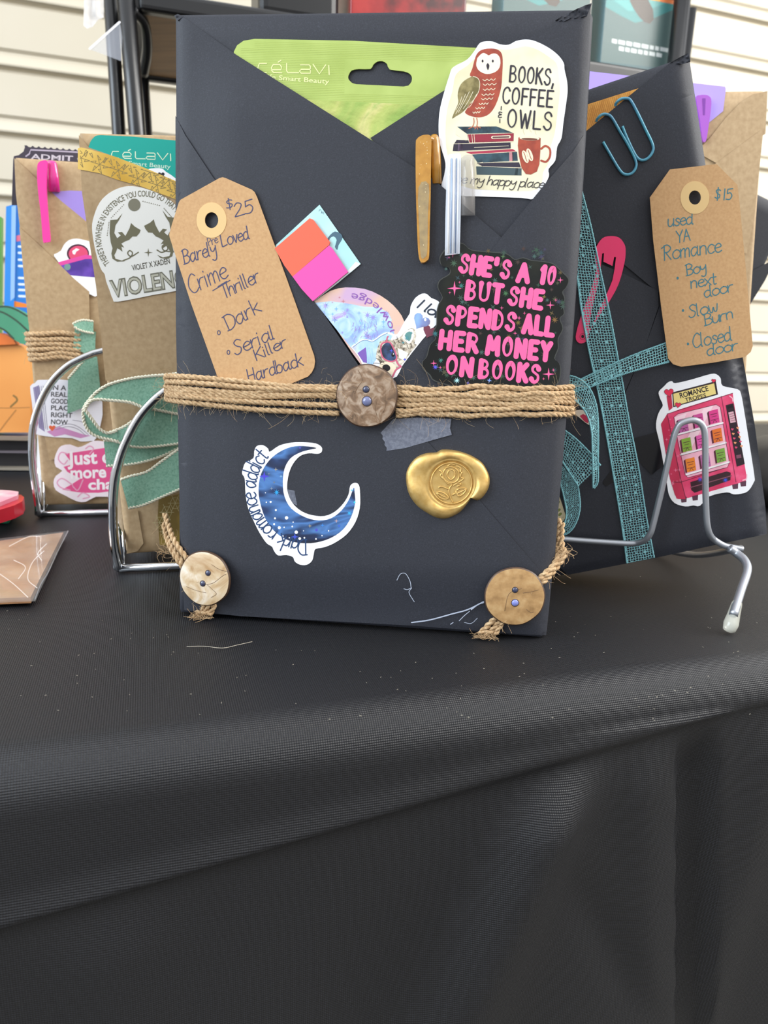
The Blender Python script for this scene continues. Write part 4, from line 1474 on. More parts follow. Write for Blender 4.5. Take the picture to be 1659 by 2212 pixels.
for x, y, r in ((1210, 720, 40), (1265, 660, 22), (1165, 775, 22), (1025, 870, 24), (1185, 975, 22)):
    mb.flat(PM, [z8(star(x, y, r, 8 if r > 30 else 4, .3))], o0 + .14, mat('#4f8f96' if x > 1100 and y < 800 else '#4a55d0', .3))
tag(mb.build('raccoon_sticker'), 'white sticker of a raccoon in glasses with hearts, above the large button', 'sticker')

# ---- pens clipped on the flaps
AMB = noisy('amber_glitter_plastic', [(0.3, '#c88a28'), (0.6, '#dfa23c')], 300, 3, .18, coat=.6)
AMB.node_tree.nodes['Principled BSDF'].inputs['Transmission Weight'].default_value = .35
AMB2 = noisy('smoky_amber_plastic', [(0.3, '#8f7b58'), (0.6, '#a48c60')], 300, 3, .22, coat=.6)
pen = thing('pen', 'amber glitter gel pen clipped over the black flap', 'pen', PM.px(925, 430, 4))
mb = MB()
mb.flat(PM, [cat(P('898,312 901,300 908,294 918,291 928,292 932,302 931,350 930,430 928,500 927,552 922,563 914,567 907,563 903,540 900,470 898,390'), 3, True)], 6.2, AMB, off_back=4.0)
mb.build('clip', pen, bevel=.0007)
mb = MB()
mb.flat(PM, [cat(P('904,405 926,398 924,470 923,540 918,556 909,554 906,500'), 3, True)], 6.27, AMB2, off_back=6.0)
rr = random.Random(9)
for i in range(20):
    x, y = rr.uniform(904, 925), rr.uniform(305, 548)
    mb.flat(PM, [circ(x, y, rr.uniform(.5, 1.1), n=7)], 6.32, mat('#f3dfae', .2))
mb.build('clip_window', pen)['label'] = 'greyish see-through lower half of the clip'
mb = MB()
a, b = PM.px(939, 306, 2.9), PM.px(943, 398, 2.2)
a0 = PM.px(938, 292, 2.9)
mb.tube([a0, a0.lerp(a, .5), a, a.lerp(b, .5), b], .002, AMB, n=16, radii=[.0012, .0018, .002, .0021, .0021])
mb.build('cap', pen)
mb = MB()
mb.tube([PM.px(918, 300, 4.6), PM.px(938, 303, 3.6)], .0012, AMB, n=8)
mb.build('clip_bridge', pen)
CLR = mat('#e8eef8', .08, trans=.0, coat=.8, alpha=.62)
CLR2 = mat('#b9b4b0', .12, alpha=.36, coat=.8)
pen = thing('pen', 'clear plastic pen clipped beside the owl sticker', 'pen', PM.px(980, 430, 4))
mb = MB()
mb.flat(PM, [P('966,338 970,333 992,331 996,335 996,400 995,470 993,548 961,552 962,470 964,400')], 6.4, CLR, off_back=5.0)
mb.build('clip', pen, bevel=.0005)
mb = MB()
for x, w_, c in ((970, 3.5, '#ffffff'), (976, 2.6, '#8fa6c8'), (981, 3.2, '#f4f8ff'), (986, 2.0, '#6d7f9e'), (990, 3.0, '#e4ecfa')):  # reflections of the clear plastic painted as white and blue ribs
    pts = [PM.px(x + (963 - 966) * t_ * .8, 342 + 205 * t_, 6.5) for t_ in (0, .5, 1)]
    mb.tube(pts, w_ * .00009, mat(c, .12, coat=.8), n=8)
mb.build('clip_reflection_streak', pen)['label'] = 'ribs painted as white and blue reflection streaks of the clear clip'
mb = MB()
mb.tube([PM.px(1010, 337, 5.0), PM.px(1010, 342, 5.0), PM.px(1011, 400, 4.8), PM.px(1011, 466, 4.6)], .0026, CLR2, n=18, radii=[.0016, .0026, .0027, .0027])
mb.build('cap', pen)

# ---- pink lettering sticker held by the twine
STB = noisy('black_glitter_print', [(0.3, '#0b0c0c'), (0.55, '#141715'), (0.68, '#24261d'), (.8, '#1e1717')], 45, 4, .22, spec=.35)
mb = MB()
o0 = 5.2
ol = cat(P('880,65 940,70 990,108 1100,120 1200,130 1250,165 1300,155 1350,170 1400,175 1480,190 1530,235 1575,282 1562,330 1538,360 1552,400 1540,440 1548,490 1522,520 1540,580 1512,640 1512,700 1490,760 1520,792 1525,850 1500,920 1380,960 1100,955 900,930 770,895 740,860 700,822 694,782 720,750 740,680 775,640 762,600 780,560 782,480 795,430 815,392 788,335 800,290 858,252 855,215 812,202 800,170 806,140 850,85'), 3, True)
mb.flat(PM, [t6(ol)], o0, mat('#3d3f3c', .2), off_back=o0 - .35)
cxx, cyy = 1150, 520
mb.flat(PM, [t6([(cxx + (x - cxx) * .985, cyy + (y - cyy) * .987) for x, y in ol])], o0 + .03, STB)
rr = random.Random(21)
gcol = ('#34483f', '#2a3f45', '#4a4a34', '#3d5a54', '#5a4a2c', '#2f4a3a', '#3a3550', '#40302c')
for i in range(120):
    y = rr.uniform(100, 900)
    x = rr.uniform(770, 1520) if y > 560 else rr.uniform(830, 1540)
    mb.flat(PM, [t6(star(x, y, rr.uniform(9, 26), rr.choice((4, 6, 8)), .3, rr.uniform(0, 1)))], o0 + .05 + .0004 * i, mat(rr.choice(gcol), .25))
for x, y, r, c in ((930, 325, 22, '#35706a'), (885, 190, 26, '#3f5a44'), (1270, 545, 20, '#6a5a22'), (1488, 528, 24, '#7a5a30'), (905, 890, 20, '#a8d8dc'), (775, 810, 18, '#5a55d8'), (1098, 890, 16, '#7f9ad8'), (970, 905, 12, '#4a50c0'), (1215, 628, 18, '#5d5a20'), (1425, 390, 14, '#7d6a30'), (775, 610, 22, '#2f6a70'), (808, 770, 18, '#3c7a70'), (1195, 370, 22, '#3f6a44'), (1180, 150, 16, '#4d6a44')):
    mb.flat(PM, [t6(star(x, y, r, 8 if r > 17 else 4, .3, .2))], o0 + .12, mat(c, .25))
flare = lambda q: 0.74 + .86 * abs(2 * q - 1) ** 2.6
for txt, a, b, h in (("SHE'S", (922, 238), (1208, 278), 92), ('A', (1268, 294), (1322, 300), 92), ('10', (1402, 303), (1478, 316), 88), ('BUT', (962, 400), (1160, 424), 94), ('SHE', (1215, 432), (1402, 458), 92),
                     ('SPENDS', (835, 545), (1240, 590), 92), ('ALL', (1302, 600), (1470, 620), 92), ('HER', (805, 695), (1018, 718), 92), ('MONEY', (1085, 728), (1452, 768), 92), ('ON', (842, 846), (985, 862), 92), ('BOOKS', (1042, 868), (1385, 900), 90)):
    A_, B_ = t6([a])[0], t6([b])[0]
    letters(mb, PM, txt, along(A_, B_, (h + 7) / 2.765), 7.0, o0 + .16, PINK, font=CAPS, track=3.4, ws=flare)
for x, y, r in ((890, 340, 44), (880, 137, 20), (910, 122, 11), (857, 155, 9), (1522, 290, 20), (1462, 440, 26), (1495, 410, 11), (1172, 457, 14), (1276, 517, 14), (1308, 488, 11), (1252, 608, 13), (766, 787, 20), (1452, 852, 38), (1480, 828, 11), (1422, 880, 10), (920, 303, 9), (862, 365, 9), (805, 812, 10)):
    mb.flat(PM, [t6(star(x, y, r, 4, .2))], o0 + .16, PINK)
tag(mb.build('lettering_sticker'), 'black glitter sticker with pink groovy words about spending on books', 'sticker')
# ------------------------------------------------------------------ right hand group
RWM = RW
UR = V3((0.955946, -0.050699, 0.289133))
VR = V3((-0.289937, -0.009131, 0.957002))
BRp = CAM + (RW @ V3((0.518, 0.0304, 1.0))) * 0.355
PQ = Pl(BRp, UR, VR)
rbk = thing('wrapped_book', 'tilted black wrapped book on a wire easel at right, tied with teal lace', 'book', tuple(BRp - UR * .06), 'books wrapped in black paper')
HQ = PQ.uv(1488, 120)[1]
book_body('wrapping_paper', rbk, PQ, -0.122, 0.122, HQ, 0.026, BLACKP, .002, .005, 0.0)
zr0, zr1, zr2, zr7 = Zm(1180, 0, 3.463), Zm(1180, 340, 3.463), Zm(1180, 780, 3.463), Zm(1190, 780, 5.53)


def xo2(y):
    return 1488 + (y - 120) * 0.166


surf2 = body_surf(PQ, -.122, .122, HQ, .002, .005)


def lay2(c):
    return lambda x, y: surf2(x, y) + .3 + (c - .2) * smooth((xo2(y) - x) / 40) * smooth((1160 + (1659 - x) * .2 - y) / 25)


mb = MB()
mb.sheet(PQ, zr0(P('1064,398 915,478 690,660 275,1000 -60,1240 -60,1500 560,1960 850,2200 1240,1800 1200,1290 1110,700')), BLACKP, lay2(.9))
mb.build('flap', rbk)
mb = MB()
mb.sheet(PQ, zr1(P('1380,1000 850,1110 745,1400 610,1720 560,1830')) + zr2(P('560,300 600,480 740,850 820,910 1190,1255 1320,1364 1650,1294 1640,1100 1560,480 1480,30')), BLACKP, lay2(1.3))
mb.build('flap', rbk)
mb = MB()
mb.sheet(PQ, zr1(P('-40,470 200,640 400,795 560,860 700,930 838,998 840,1115 745,1400 600,1730')) + zr2(P('560,300 600,480 740,850 860,940 1190,1255 1320,1364 800,1476 160,1600 60,1500 60,300 -40,0')), BLACKP, lay2(1.6))
mb.build('flap', rbk)
mb = MB()
mb.sheet(PQ, zr0(P('1064,396 1000,428 925,470 1010,480 1078,462 1074,430')), BLACKP, lambda x, y: .9 + .5 * math.sin(x * .4 + y * .6), thick=.4, L=8)
mb.build('folded_corner', rbk)
mb = MB()
mb.flat(PQ, [zr2(P('660,575 880,520 900,760 790,850 700,760 450,940 425,920 425,900'))], 1.95, mat('#1b1b1f', .18, alpha=.6), off_back=1.85)
mb.build('clear_tape', rbk)['label'] = 'glossy strip of clear tape'
# small patches of print showing behind the ribbon loops
mb = MB()
mb.flat(PQ, [zr7(P('262,610 300,590 345,583 400,590 440,640 470,700 475,775 410,735'))], 2.0, mat('#e6d6c4', .4), off_back=1.7)
mb.flat(PQ, [zr7(P('345,655 385,632 430,655 450,700 445,745 400,720'))], 2.05, mat('#c22a4e', .4))
mb.build('sticker', rbk)['label'] = 'corner of a cream and red sticker'
mb = MB()
mb.flat(PQ, [zr7(P('40,1580 95,1600 130,1700 178,1850 150,1910 85,1955 40,1960'))], 2.0, mat('#e3d6b0', .4), off_back=1.7)
for x, y in ((85, 1690), (95, 1780), (110, 1830)):
    mb.flat(PQ, [zr7(circ(x, y, 22, 12, 12, -.7))], 2.04, mat('#8f9a4a', .4))
    mb.stroke(PQ, zr7(circ(x, y, 23, 13, 12, -.7)), .6, 2.06, mat('#4f5a30', .4), closed=True)
mb.build('sticker', rbk)['label'] = 'cream sticker corner with green leaves'

# vending machine sticker
mb = MB()
o0 = 2.1
mb.flat(PQ, [zr2(cat(P('880,190 910,160 940,150 965,165 1080,140 1230,97 1275,100 1305,130 1320,185 1430,210 1458,250 1480,370 1520,620 1557,860 1553,905 1512,970 1460,992 1400,997 1350,982 1220,1012 1150,1082 1100,1080 1040,1087 960,1062 918,1000 900,900 850,620 822,500 830,420 850,370 872,330 850,275 842,230'), 3, True))], o0, WHITE, off_back=o0 - .25)
e1_, e2q, e3q, e4q = o0 + .04, o0 + .07, o0 + .10, o0 + .13
HOT = noisy('hot_pink_glitter_print', [(.35, '#d8305f'), (.6, '#e64a76'), (.75, '#f06a90')], 120, 3, .3, coat=.4)
HOTD = mat('#c52a50', .35)
OUTL = mat('#5a1c34', .4)
mb.flat(PQ, [zr2(P('905,395 1000,360 1395,238 1402,300 1500,870 1490,900 1330,945 1040,1030 975,1030 950,960 920,760 858,480'))], e1_, HOT)
mb.flat(PQ, [zr2(P('905,395 858,470 885,640 925,880 962,1000 985,1032 1045,1032 1010,880'))], e2q, HOTD)
mb.flat(PQ, [zr2(P('942,235 1268,150 1285,250 950,345'))], e2q, mat('#2a1a20', .35))
mb.flat(PQ, [zr2(P('950,245 1256,166 1270,245 958,335'))], e3q, mat('#e8d282', .35))
mb.flat(PQ, [zr2(P('900,262 935,235 945,350 918,372 905,300'))], e2q, mat('#c02848', .35))
bl_ = mat('#231a22', .4)
block(mb, PQ, 'ROMANCE', along(zr2([(1004, 278)])[0], zr2([(1216, 222)])[0], 40 / 3.463), e4q, bl_, bold=.02)
block(mb, PQ, 'TROPES', along(zr2([(1042, 306)])[0], zr2([(1198, 268)])[0], 30 / 3.463), e4q, bl_, bold=.015)
for x, y, r, a in ((918, 235, 34, -.1), (986, 328, 22, .1), (1252, 147, 16, .1)):
    mb.flat(PQ, [zr2(heart(x, y, r, a))], e4q, mat('#e0284e', .3))
    mb.stroke(PQ, zr2(heart(x, y, r, a)), .7, e4q + .02, OUTL, closed=True)
mb.stroke(PQ, zr2(P('1372,262 1392,278 1396,300')), 2.4, e3q, mat('#f6b8c8', .3))
mb.stroke(PQ, zr2(P('1500,850 1496,880 1470,892')), 2.4, e3q, mat('#f6b8c8', .3))
win = zr2(P('955,420 985,395 1270,325 1302,345 1370,760 1355,795 1060,872 1040,850 985,600'))
mb.flat(PQ, [win], e2q, noisy('pink_window_print', [(.4, '#f0a6bd'), (.6, '#f7c3d0')], 70, 2, .3, coat=.4))
mb.stroke(PQ, win, 1.0, e3q, OUTL, closed=True, smooth=False)
for s in ('960,420 1050,390 985,560', '1180,350 1250,332 1060,700 1020,640'):
    mb.flat(PQ, [zr2(P(s))], e2q + .015, mat('#f9d6df', .3))
for a, b in (((985, 548), (1320, 462)), ((1005, 700), (1345, 610)), ((1045, 850), (1370, 755))):
    mb.stroke(PQ, zr2([a, b]), 3.6, e3q, mat('#f6f0f2', .3), smooth=False)
    mb.stroke(PQ, zr2([(a[0], a[1] + 9), (b[0], b[1] + 9)]), .8, e3q + .01, OUTL, smooth=False)
for x, y, c in ((1215, 375, '#d83c86'), (1100, 405, '#c8488e'), (985, 440, '#b85a9a'), (1010, 585, '#8ab23c'), (1120, 560, '#e25aa8'), (1240, 515, '#e8762c'), (1040, 735, '#ea862e'), (1150, 705, '#b86aa0'), (1265, 665, '#7fae48')):
    w_, h_ = 68, 98
    q = lambda a, b: (x + a * w_ + b * 14, y + b * h_ - a * 17)
    mb.flat(PQ, [zr2([q(0, 0), q(1, 0), q(1, 1), q(0, 1)])], e4q, mat(c, .35))
    mb.flat(PQ, [zr2([(q(0, 0)[0] - 12, q(0, 0)[1] + 12), q(0, 0), q(0, 1), (q(0, 1)[0] - 12, q(0, 1)[1] + 6)])], e4q, OUTL)
    mb.stroke(PQ, zr2([q(.1, .72), q(.9, .72)]), 1.0, e4q + .02, OUTL, smooth=False)
    mb.stroke(PQ, zr2([q(.15, .3), q(.85, .3)]), 1.2, e4q + .02, OUTL, smooth=False)
    mb.stroke(PQ, zr2([q(.25, .48), q(.75, .48)]), 1.0, e4q + .02, OUTL, smooth=False)
    mb.stroke(PQ, zr2([q(.3, .95), q(.5, .75), q(.7, .95)]), 1.0, e4q + .02, OUTL)
mb.flat(PQ, [zr2(P('1342,330 1400,315 1485,770 1425,790'))], e3q, mat('#2b1c26', .3))
mb.flat(PQ, [zr2(P('1362,385 1400,375 1418,455 1378,465'))], e4q, mat('#d9a9b4', .3))
for i in range(4):
    mb.stroke(PQ, zr2([(1370 + i * 4, 400 + i * 16), (1402 + i * 4, 391 + i * 16)]), .9, e4q + .02, mat('#7a3a4c', .3), smooth=False)
for i in range(5):
    for j in range(2):
        mb.flat(PQ, [zr2(heart(1392 + i * 7 + j * 40, 510 + i * 34 - j * 10, 10, .1))], e4q, mat(('#d84a72', '#e8986a')[(i + j) % 2], .3))
mb.flat(PQ, [zr2(P('1352,338 1392,326 1398,345 1358,357'))], e4q, mat('#14101a', .3))
mb.flat(PQ, [zr2(P('1420,705 1456,697 1460,722 1424,730'))], e4q, mat('#7a4a5c', .3))
mb.flat(PQ, [zr2(P('1078,905 1350,825 1380,835 1378,890 1110,985 1085,965'))], e3q, mat('#3a2028', .3))
mb.stroke(PQ, zr2(P('1080,945 1385,858')), 2.0, e4q, mat('#8a5060', .3), smooth=False)
for x, y, c in ((1340, 890, '#3a5ad0'), (1150, 885, '#5a4ac0')):
    mb.flat(PQ, [zr2(star(x, y, 24, 8, .3))], e4q, mat(c, .3))
for s in ('1310,262 1420,905', '950,905 1010,905', '1010,905 1330,800', '905,395 1005,880 1045,1030', '905,395 1395,240'):
    mb.stroke(PQ, zr2(P(s)), 1.0, e4q, OUTL, smooth=False)
for x0, y0 in ((1025, 1025), (1110, 1010), (1410, 925), (1470, 905)):
    mb.flat(PQ, [zr2([(x0 - 20, y0), (x0 + 26, y0 - 10), (x0 + 24, y0 + 30), (x0 - 14, y0 + 34)])], e1_, mat('#5c3a4a', .3))
rr = random.Random(5)
for i in range(16):
    x, y = rr.uniform(880, 960), rr.uniform(430, 950)
    mb.flat(PQ, [zr2(star(x + (y - 430) * .1, y, rr.uniform(8, 20), 4, .25))], e4q, mat('#ee7a9a', .3))
mb.build('vending_sticker', rbk)['label'] = 'pink vending machine sticker on the black paper'


# teal lace ribbon
def strip(pl, A, B, offA, offB, zf, n=6):
    la, lb = cat(zf(A), n), cat(zf(B), n)
    m = max(len(la), len(lb))

    def res(l):
        d = [0]
        for i in range(1, len(l)):
            d.append(d[-1] + math.hypot(l[i][0] - l[i - 1][0], l[i][1] - l[i - 1][1]))
        o, j = [], 0
        for i in range(m):
            t_ = d[-1] * i / (m - 1)
            while j < len(l) - 2 and d[j + 1] < t_:
                j += 1
            k = (t_ - d[j]) / max(d[j + 1] - d[j], 1e-6)
            o.append((l[j][0] + (l[j + 1][0] - l[j][0]) * k, l[j][1] + (l[j + 1][1] - l[j][1]) * k))
        return o
    fa = offA if callable(offA) else (lambda t_: offA)
    fb_ = offB if callable(offB) else (lambda t_: offB)
    return ([pl.px(x, y, fa(i / (m - 1))) for i, (x, y) in enumerate(res(la))], [pl.px(x, y, fb_(i / (m - 1))) for i, (x, y) in enumerate(res(lb))])


def lace_strip(A, B, oa, ob, zf, pl=None):
    mb = MB()
    a, b = strip(pl or PQ, A, B, oa, ob, zf)
    mb.loft(a, b, LACE, thick=0)
    for e in (a, b):
        rope(mb, e, .00042, LACEE, 2, .0016, n=4)
    return mb


lace = lace_strip(zr1(P('60,-40 215,800 260,1130 310,1400 350,1590')) + zr2(P('375,170 440,500 510,900 560,1200 603,1512')),
                  zr1(P('215,0 250,190 330,500 400,830 480,1200 540,1530')) + zr2(P('560,110 620,450 690,800 745,1150 806,1470')), 2.3, 2.3, lambda p: p)
lace.build('lace_ribbon', rbk)['label'] = 'dotted teal lace band running down the book'
l2_ = lace_strip(P('905,1385 700,1460 500,1545 300,1640 180,1700'), P('920,1530 720,1580 560,1628 310,1725 200,1760'), lambda q: 2.8 + 2 * q, lambda q: 2.9 + 2 * q, zr1)
l2_.build('lace_ribbon', rbk)['label'] = 'teal lace band running up to the kraft tag'
lp = thing('lace_bow', 'loose loops and cut ends of teal lace between the two black books', 'ribbon', PQ.px(1240, 850, 4))
for A, B, oa, ob in (('140,170 250,180 350,220 450,310 520,450 556,620 566,900 562,1200 560,1440 515,1522', '150,380 260,445 380,560 450,690 485,850 492,1000 498,1250 500,1480 505,1515', lambda q: 4 + 5 * math.sin(math.pi * q), lambda q: 5 + 7 * math.sin(math.pi * q)),
                     ('60,740 140,808 300,930 480,1110 592,1246', '50,1080 110,1160 220,1330 332,1497', lambda q: 4 + 3 * q, lambda q: 4.5 + 4 * q),
                     ('290,1440 322,1500 344,1650 340,1800 285,1960 190,2065 90,2070', '60,1150 105,1420 150,1600 185,1780 178,1880 150,1950 90,2000', lambda q: 4 + 2 * math.sin(3 * q), lambda q: 3.5 + 3 * q)):
    lace_strip(P(A), P(B), oa, ob, zr7).build('lace_strip', lp)

# things on the right hand book
z2t = zr1


def w2(mb, off):
    def L(s, a, b, h, sl=.12, w=2.3, tr=0.0):
        letters(mb, PQ, s, along(zr1([a])[0], zr1([b])[0], h / 3.463, sl), w, off, INKT, track=tr)
    L('$', (1262, 315), (1302, 312), 80)
    L('15', (1322, 318), (1385, 316), 82)
    L('used', (912, 518), (1095, 498), 92)
    L('YA', (978, 640), (1078, 620), 88)
    L('Romance', (876, 772), (1308, 706), 110)
    L('Boy', (1048, 886), (1198, 852), 82)
    L('next', (1085, 980), (1270, 946), 88)
    L('door', (1185, 1050), (1400, 1000), 84)
    L('Slow', (1070, 1202), (1280, 1150), 92)
    L('Burn', (1185, 1260), (1400, 1200), 84)
    L('Closed', (1100, 1426), (1385, 1368), 104)
    L('door', (1205, 1485), (1435, 1440), 84)
    for x, y in ((983, 903), (1023, 1145), (1060, 1395)):
        mb.flat(PQ, [zr1(circ(x, y, 9, 11, 10))], off, INKT)


price_tag('kraft price tag reading $15 used YA Romance on the tilted right book', PQ, zr1,
          P('925,90 1275,50 1430,205 1442,300 1490,800 1545,1410 1530,1455 1488,1492 1250,1535 1010,1566 950,1548 912,1505 860,1120 800,620 775,300'), (1112, 300), (108, 123), (45, 53), 4.2, w2, INKT)
ORF = noisy('orange_foil', [(.4, '#c98a3c'), (.6, '#dd9f4c')], 300, 3, .35, metal=.3, bump=.2, bscale=900)
mb = MB()
mb.flat(PQ, [zr0(P('-80,900 285,788 690,660 760,700 560,1000 200,1200 -80,1300'))], .7, ORF, off_back=.3)
for i in range(26):
    mb.stroke(PQ, zr0([(270 + i * 14, 800 - i * 4.5), (270 + i * 14 + 45, 800 - i * 4.5 + 160)]), .7, .74, mat('#b5772c', .4), smooth=False, cap=False)
tag(mb.build('face_mask_packet'), 'orange foil packet edge tucked in the tilted right book', 'packet')
CLIPM = noisy('teal_coated_wire', [(.4, '#4f8fae'), (.6, '#4fa8bd')], 60, 2, .3, spec=.7)
for s, lb in (('425,1062 470,1140 540,1258 582,1302 632,1300 668,1258 668,1200 620,1098 550,980 492,882 455,856 415,858 385,885 372,912', 'teal paper clip on the right book edge, nearer the big black book'),
              ('570,945 600,1022 660,1148 700,1194 750,1190 793,1140 795,1080 740,962 680,838 632,752 600,736 556,742 525,768 515,795', 'teal paper clip on the right book edge, upper of the two')):
    q = cat(zr0(P(s)), 5)
    n_ = len(q)
    mb = MB()
    mb.tube([PQ.px(x, y, 1.75 - 1.3 * smooth((i / n_ - .86) / .12)) for i, (x, y) in enumerate(q)], .00058, CLIPM, n=10)
    tag(mb.build('paper_clip'), lb, 'paper clip', 'teal paper clips')
HP = mat('#f01a66', .28, coat=.5)
mb = MB()
outer = zr1(cat(P('480,588 545,600 585,650 594,700 585,790 540,950 470,1080 400,1180 325,1300 312,1365 262,1392 226,1370 224,1315 262,1180 330,1000 372,850 366,740 375,670 420,605'), 3, True))
inner = zr1(P('412,782 418,720 432,715 428,780 495,812 508,745 522,745 512,830 495,920 445,1040 395,1140 335,1282 318,1270 345,1120 385,960'))
hol = zr1(circ(272, 1340, 11, 13, 12))
mb.flat(PQ, [outer, inner, hol], 2.15, HP, off_back=1.75)
mb.stroke(PQ, zr1(circ(272, 1340, 20, 22, 16)), 1.2, 2.17, mat('#a01440', .3), closed=True)
tag(mb.build('hair_clip', bevel=.0001), 'hot pink snap hair clip under the lace on the right book', 'hair clip')

# wire easel
es = thing('wire_easel', 'grey wire display easel holding the tilted black book', 'stand', at_z(1578, 1365))
q = cat(zr2(P('-260,1310 100,1330 300,1345 560,1362 650,1364 705,1355 745,1335 775,1295 795,1240 840,1060 900,800 945,600 975,510 1010,465 1085,442 1140,455 1172,490 1186,545 1190,650 1190,900 1196,1120 1205,1230 1225,1300 1262,1340 1330,1380 1400,1395 1470,1408')), 5)
mb = MB()
path = []
for x, y in q:
    px_ = (x - 1180) * 3.463
    o_ = 7.5 + 4.0 * smooth((px_ - 650) / 150) * smooth((1260 - px_) / 60)
    path.append(PQ.px(x, y, o_))
mb.tube(path, .00148, STEEL, n=12)
mb.build('wire_frame', es)
foot = at_z(1575, 1367)
dz = lambda x, y, k: CAM + ray(x, y) * k
kA = (path[-1] - CAM).length / ray(*q[-1]).length
kF = (foot - CAM).length / ray(1575, 1367).length
mb = MB()
lg = []
for (x, y), t_ in zip(zr2(P('1370,1400 1420,1435 1475,1480 1502,1530 1500,1590 1462,1700 1430,1800 1400,1900')), (-.1, 0, .12, .25, .38, .58, .78, .94)):
    lg.append(dz(x, y, kA * .992 + (kF - kA) * max(t_, 0)))
lg = [V3(v) for v in cat([tuple(v) for v in lg], 5)]
mb.tube(lg, .0019, STEEL, n=12)
mb.build('leg', es)
cap = mat('#dcdccf', .1, alpha=.45, coat=.7)
mb = MB()
a, b = lg[-6], V3(foot) + UP * .0022
d = (b - a).normalized()
a = b - d * .0125
mb.tube([a, a + d * .001, a + d * .006, a + d * .0105, b + d * .001, b + d * .0018], .003, cap, n=20, radii=[.0021, .0023, .0027, .0032, .0026, .0008])
mb.build('rubber_foot', es)['label'] = 'clear rubber foot'
mb = MB()
p0 = path[0]
mb.tube([p0, p0 + UP * -.004 + V3((-.012, .012, 0)), V3((p0.x - .02, p0.y + .03, .0018))], .00148, STEEL, n=10)
mb.build('wire_back', es)
mb = MB()
r0 = path[-1]
mb.tube([V3(v) for v in cat([tuple(lg[2]), tuple(r0 + V3((.004, .016, -.004))), tuple(r0 + V3((-.005, .05, -.018))), (r0.x - .02, r0.y + .09, .0018)], 6)], .0017, STEEL, n=10)
mb.build('rear_leg', es)

# kraft book behind, on the right
PK = Pl(CAM + ray(1656, 196) * .425, V3((.97, .2, 0)), V3((-.06, .03, 1)))
PK = Pl(PK.O, V3((.985, .17, .06)), V3((-.075, .02, 1)))
kb = thing('wrapped_book', 'kraft wrapped book rising behind the tilted black book at far right', 'book', PK.at(-.06, -.2), 'books wrapped in kraft paper')
HK = (PK.O.z - .0006) / PK.V.z
book_body('wrapping_paper', kb, PK, -.125, .125, HK, .025, KRAFT, .002, .003, 0, v0=-HK)
zk = Zm(1460, 0, 8.337)
mb = MB()
mb.sheet(PK, zk(P('1650,1640 1380,1700 1180,1830 900,2120 600,2500 300,2800')) + zr0(P('880,1000 1290,1230 1640,1000')), KRAFT, lambda x, y: .7)
mb.build('flap', kb)
mb = MB()
mb.sheet(PK, zr0(P('1625,960 1280,1215 1100,1330 1000,1500 1150,1800 1500,1900 1560,1600')), KRAFT, lambda x, y: 1.3)
mb.build('flap', kb)
mb = MB()
mb.flat(PK, [[(1180, 142), (1265, 153), (1566, 187), (1568, 192), (1562, 240), (1540, 258), (1500, 290), (1400, 330), (1180, 300)]], .5, mat('#ab96e6', .4), off_back=.1)
tag(mb.build('face_mask_packet'), 'lilac packet tucked in the kraft book behind at right', 'packet')
PURP = mat('#a355c0', .2, coat=.7)
pp = thing('pen', 'purple glitter pen in the kraft book behind at right', 'pen', PK.px(1520, 260, 1.5))
mb = MB()
mb.flat(PK, [zr0(cat(P('1122,735 1150,712 1195,710 1225,725 1236,760 1228,850 1212,960 1196,1050 1170,1050 1150,900'), 3, True))], 3.4, PURP, off_back=1.0)
mb.build('cap', pp, bevel=.0008)
mb = MB()
mb.flat(PK, [zr0(P('1168,735 1192,735 1186,860 1174,860'))], 3.5, mat('#7a389c', .3))
mb.build('clip', pp)
# black wrapped book, tilted the other way, behind
PT = Pl(CAM + ray(1640, 560) * .50, V3((.92, .30, -.30)), V3((.34, .02, .94)))
tb_ = thing('wrapped_book', 'black wrapped book leaning clockwise at the right edge behind the $15 tag', 'book', PT.px(1640, 650), 'books wrapped in black paper')
u1, v1 = PT.uv(1700, 450)
u2, v2 = PT.uv(1613, 669)
WT = .12
um = max(u1, u2)
HT = v1 - max((.0006 - PT.at(um - WT * k, 0, o).z) / PT.V.z for k in (0, 1) for o in (0, -25))
book_body('wrapping_paper', tb_, PT, um - WT, WT, HT, .025, BLACKP, .002, .005, 0, v0=v1 - HT)
mb = MB()
zz = Zm(1560, 380, 6.91)
mb.sheet(PT, zz(P('330,1270 500,1160 900,900 980,960 684,1350 420,1950 360,1900 345,1420 690,1270 900,1080')), BLACKP, lambda x, y: .8) if False else None
mb.sheet(PT, zz(P('340,1470 690,1290 800,1230 640,1560 430,1900 390,1960 300,1900')), BLACKP, lambda x, y: .8)
mb.build('flap', tb_)
mb = MB()
NB = CAM + ray(1735, 1000) * .60  # mound added in place of the tablecloth's rumpled far edge
rr = random.Random(2)
PBg = noisy('dark_grey_fabric', [(.4, '#1f1e1e'), (.6, '#2d2b29')], 20, 4, .5)
rings_ = []
for k in range(9):
    z = .001 + .048 * k / 8
    row = []
    for i in range(24):
        a = 2 * math.pi * i / 24
        e = 1 + .08 * math.sin(3 * a + k * .9) + .05 * math.sin(7 * a + k)
        f_ = (1, 1.04, 1.05, 1.03, 1.0, .96, .9, .78, .5)[k]
        row.append(V3((NB.x + .06 * e * f_ * math.cos(a), NB.y + .06 * e * f_ * math.sin(a), z)))
    rings_.append(row)
vs = [v for r_ in rings_ for v in r_]
fs = [(k * 24 + i, k * 24 + (i + 1) % 24, (k + 1) * 24 + (i + 1) % 24, (k + 1) * 24 + i) for k in range(8) for i in range(24)]
fs += [tuple(range(24))[::-1], tuple(8 * 24 + i for i in range(24))]
mb.add(vs, fs, PBg, smooth=True)
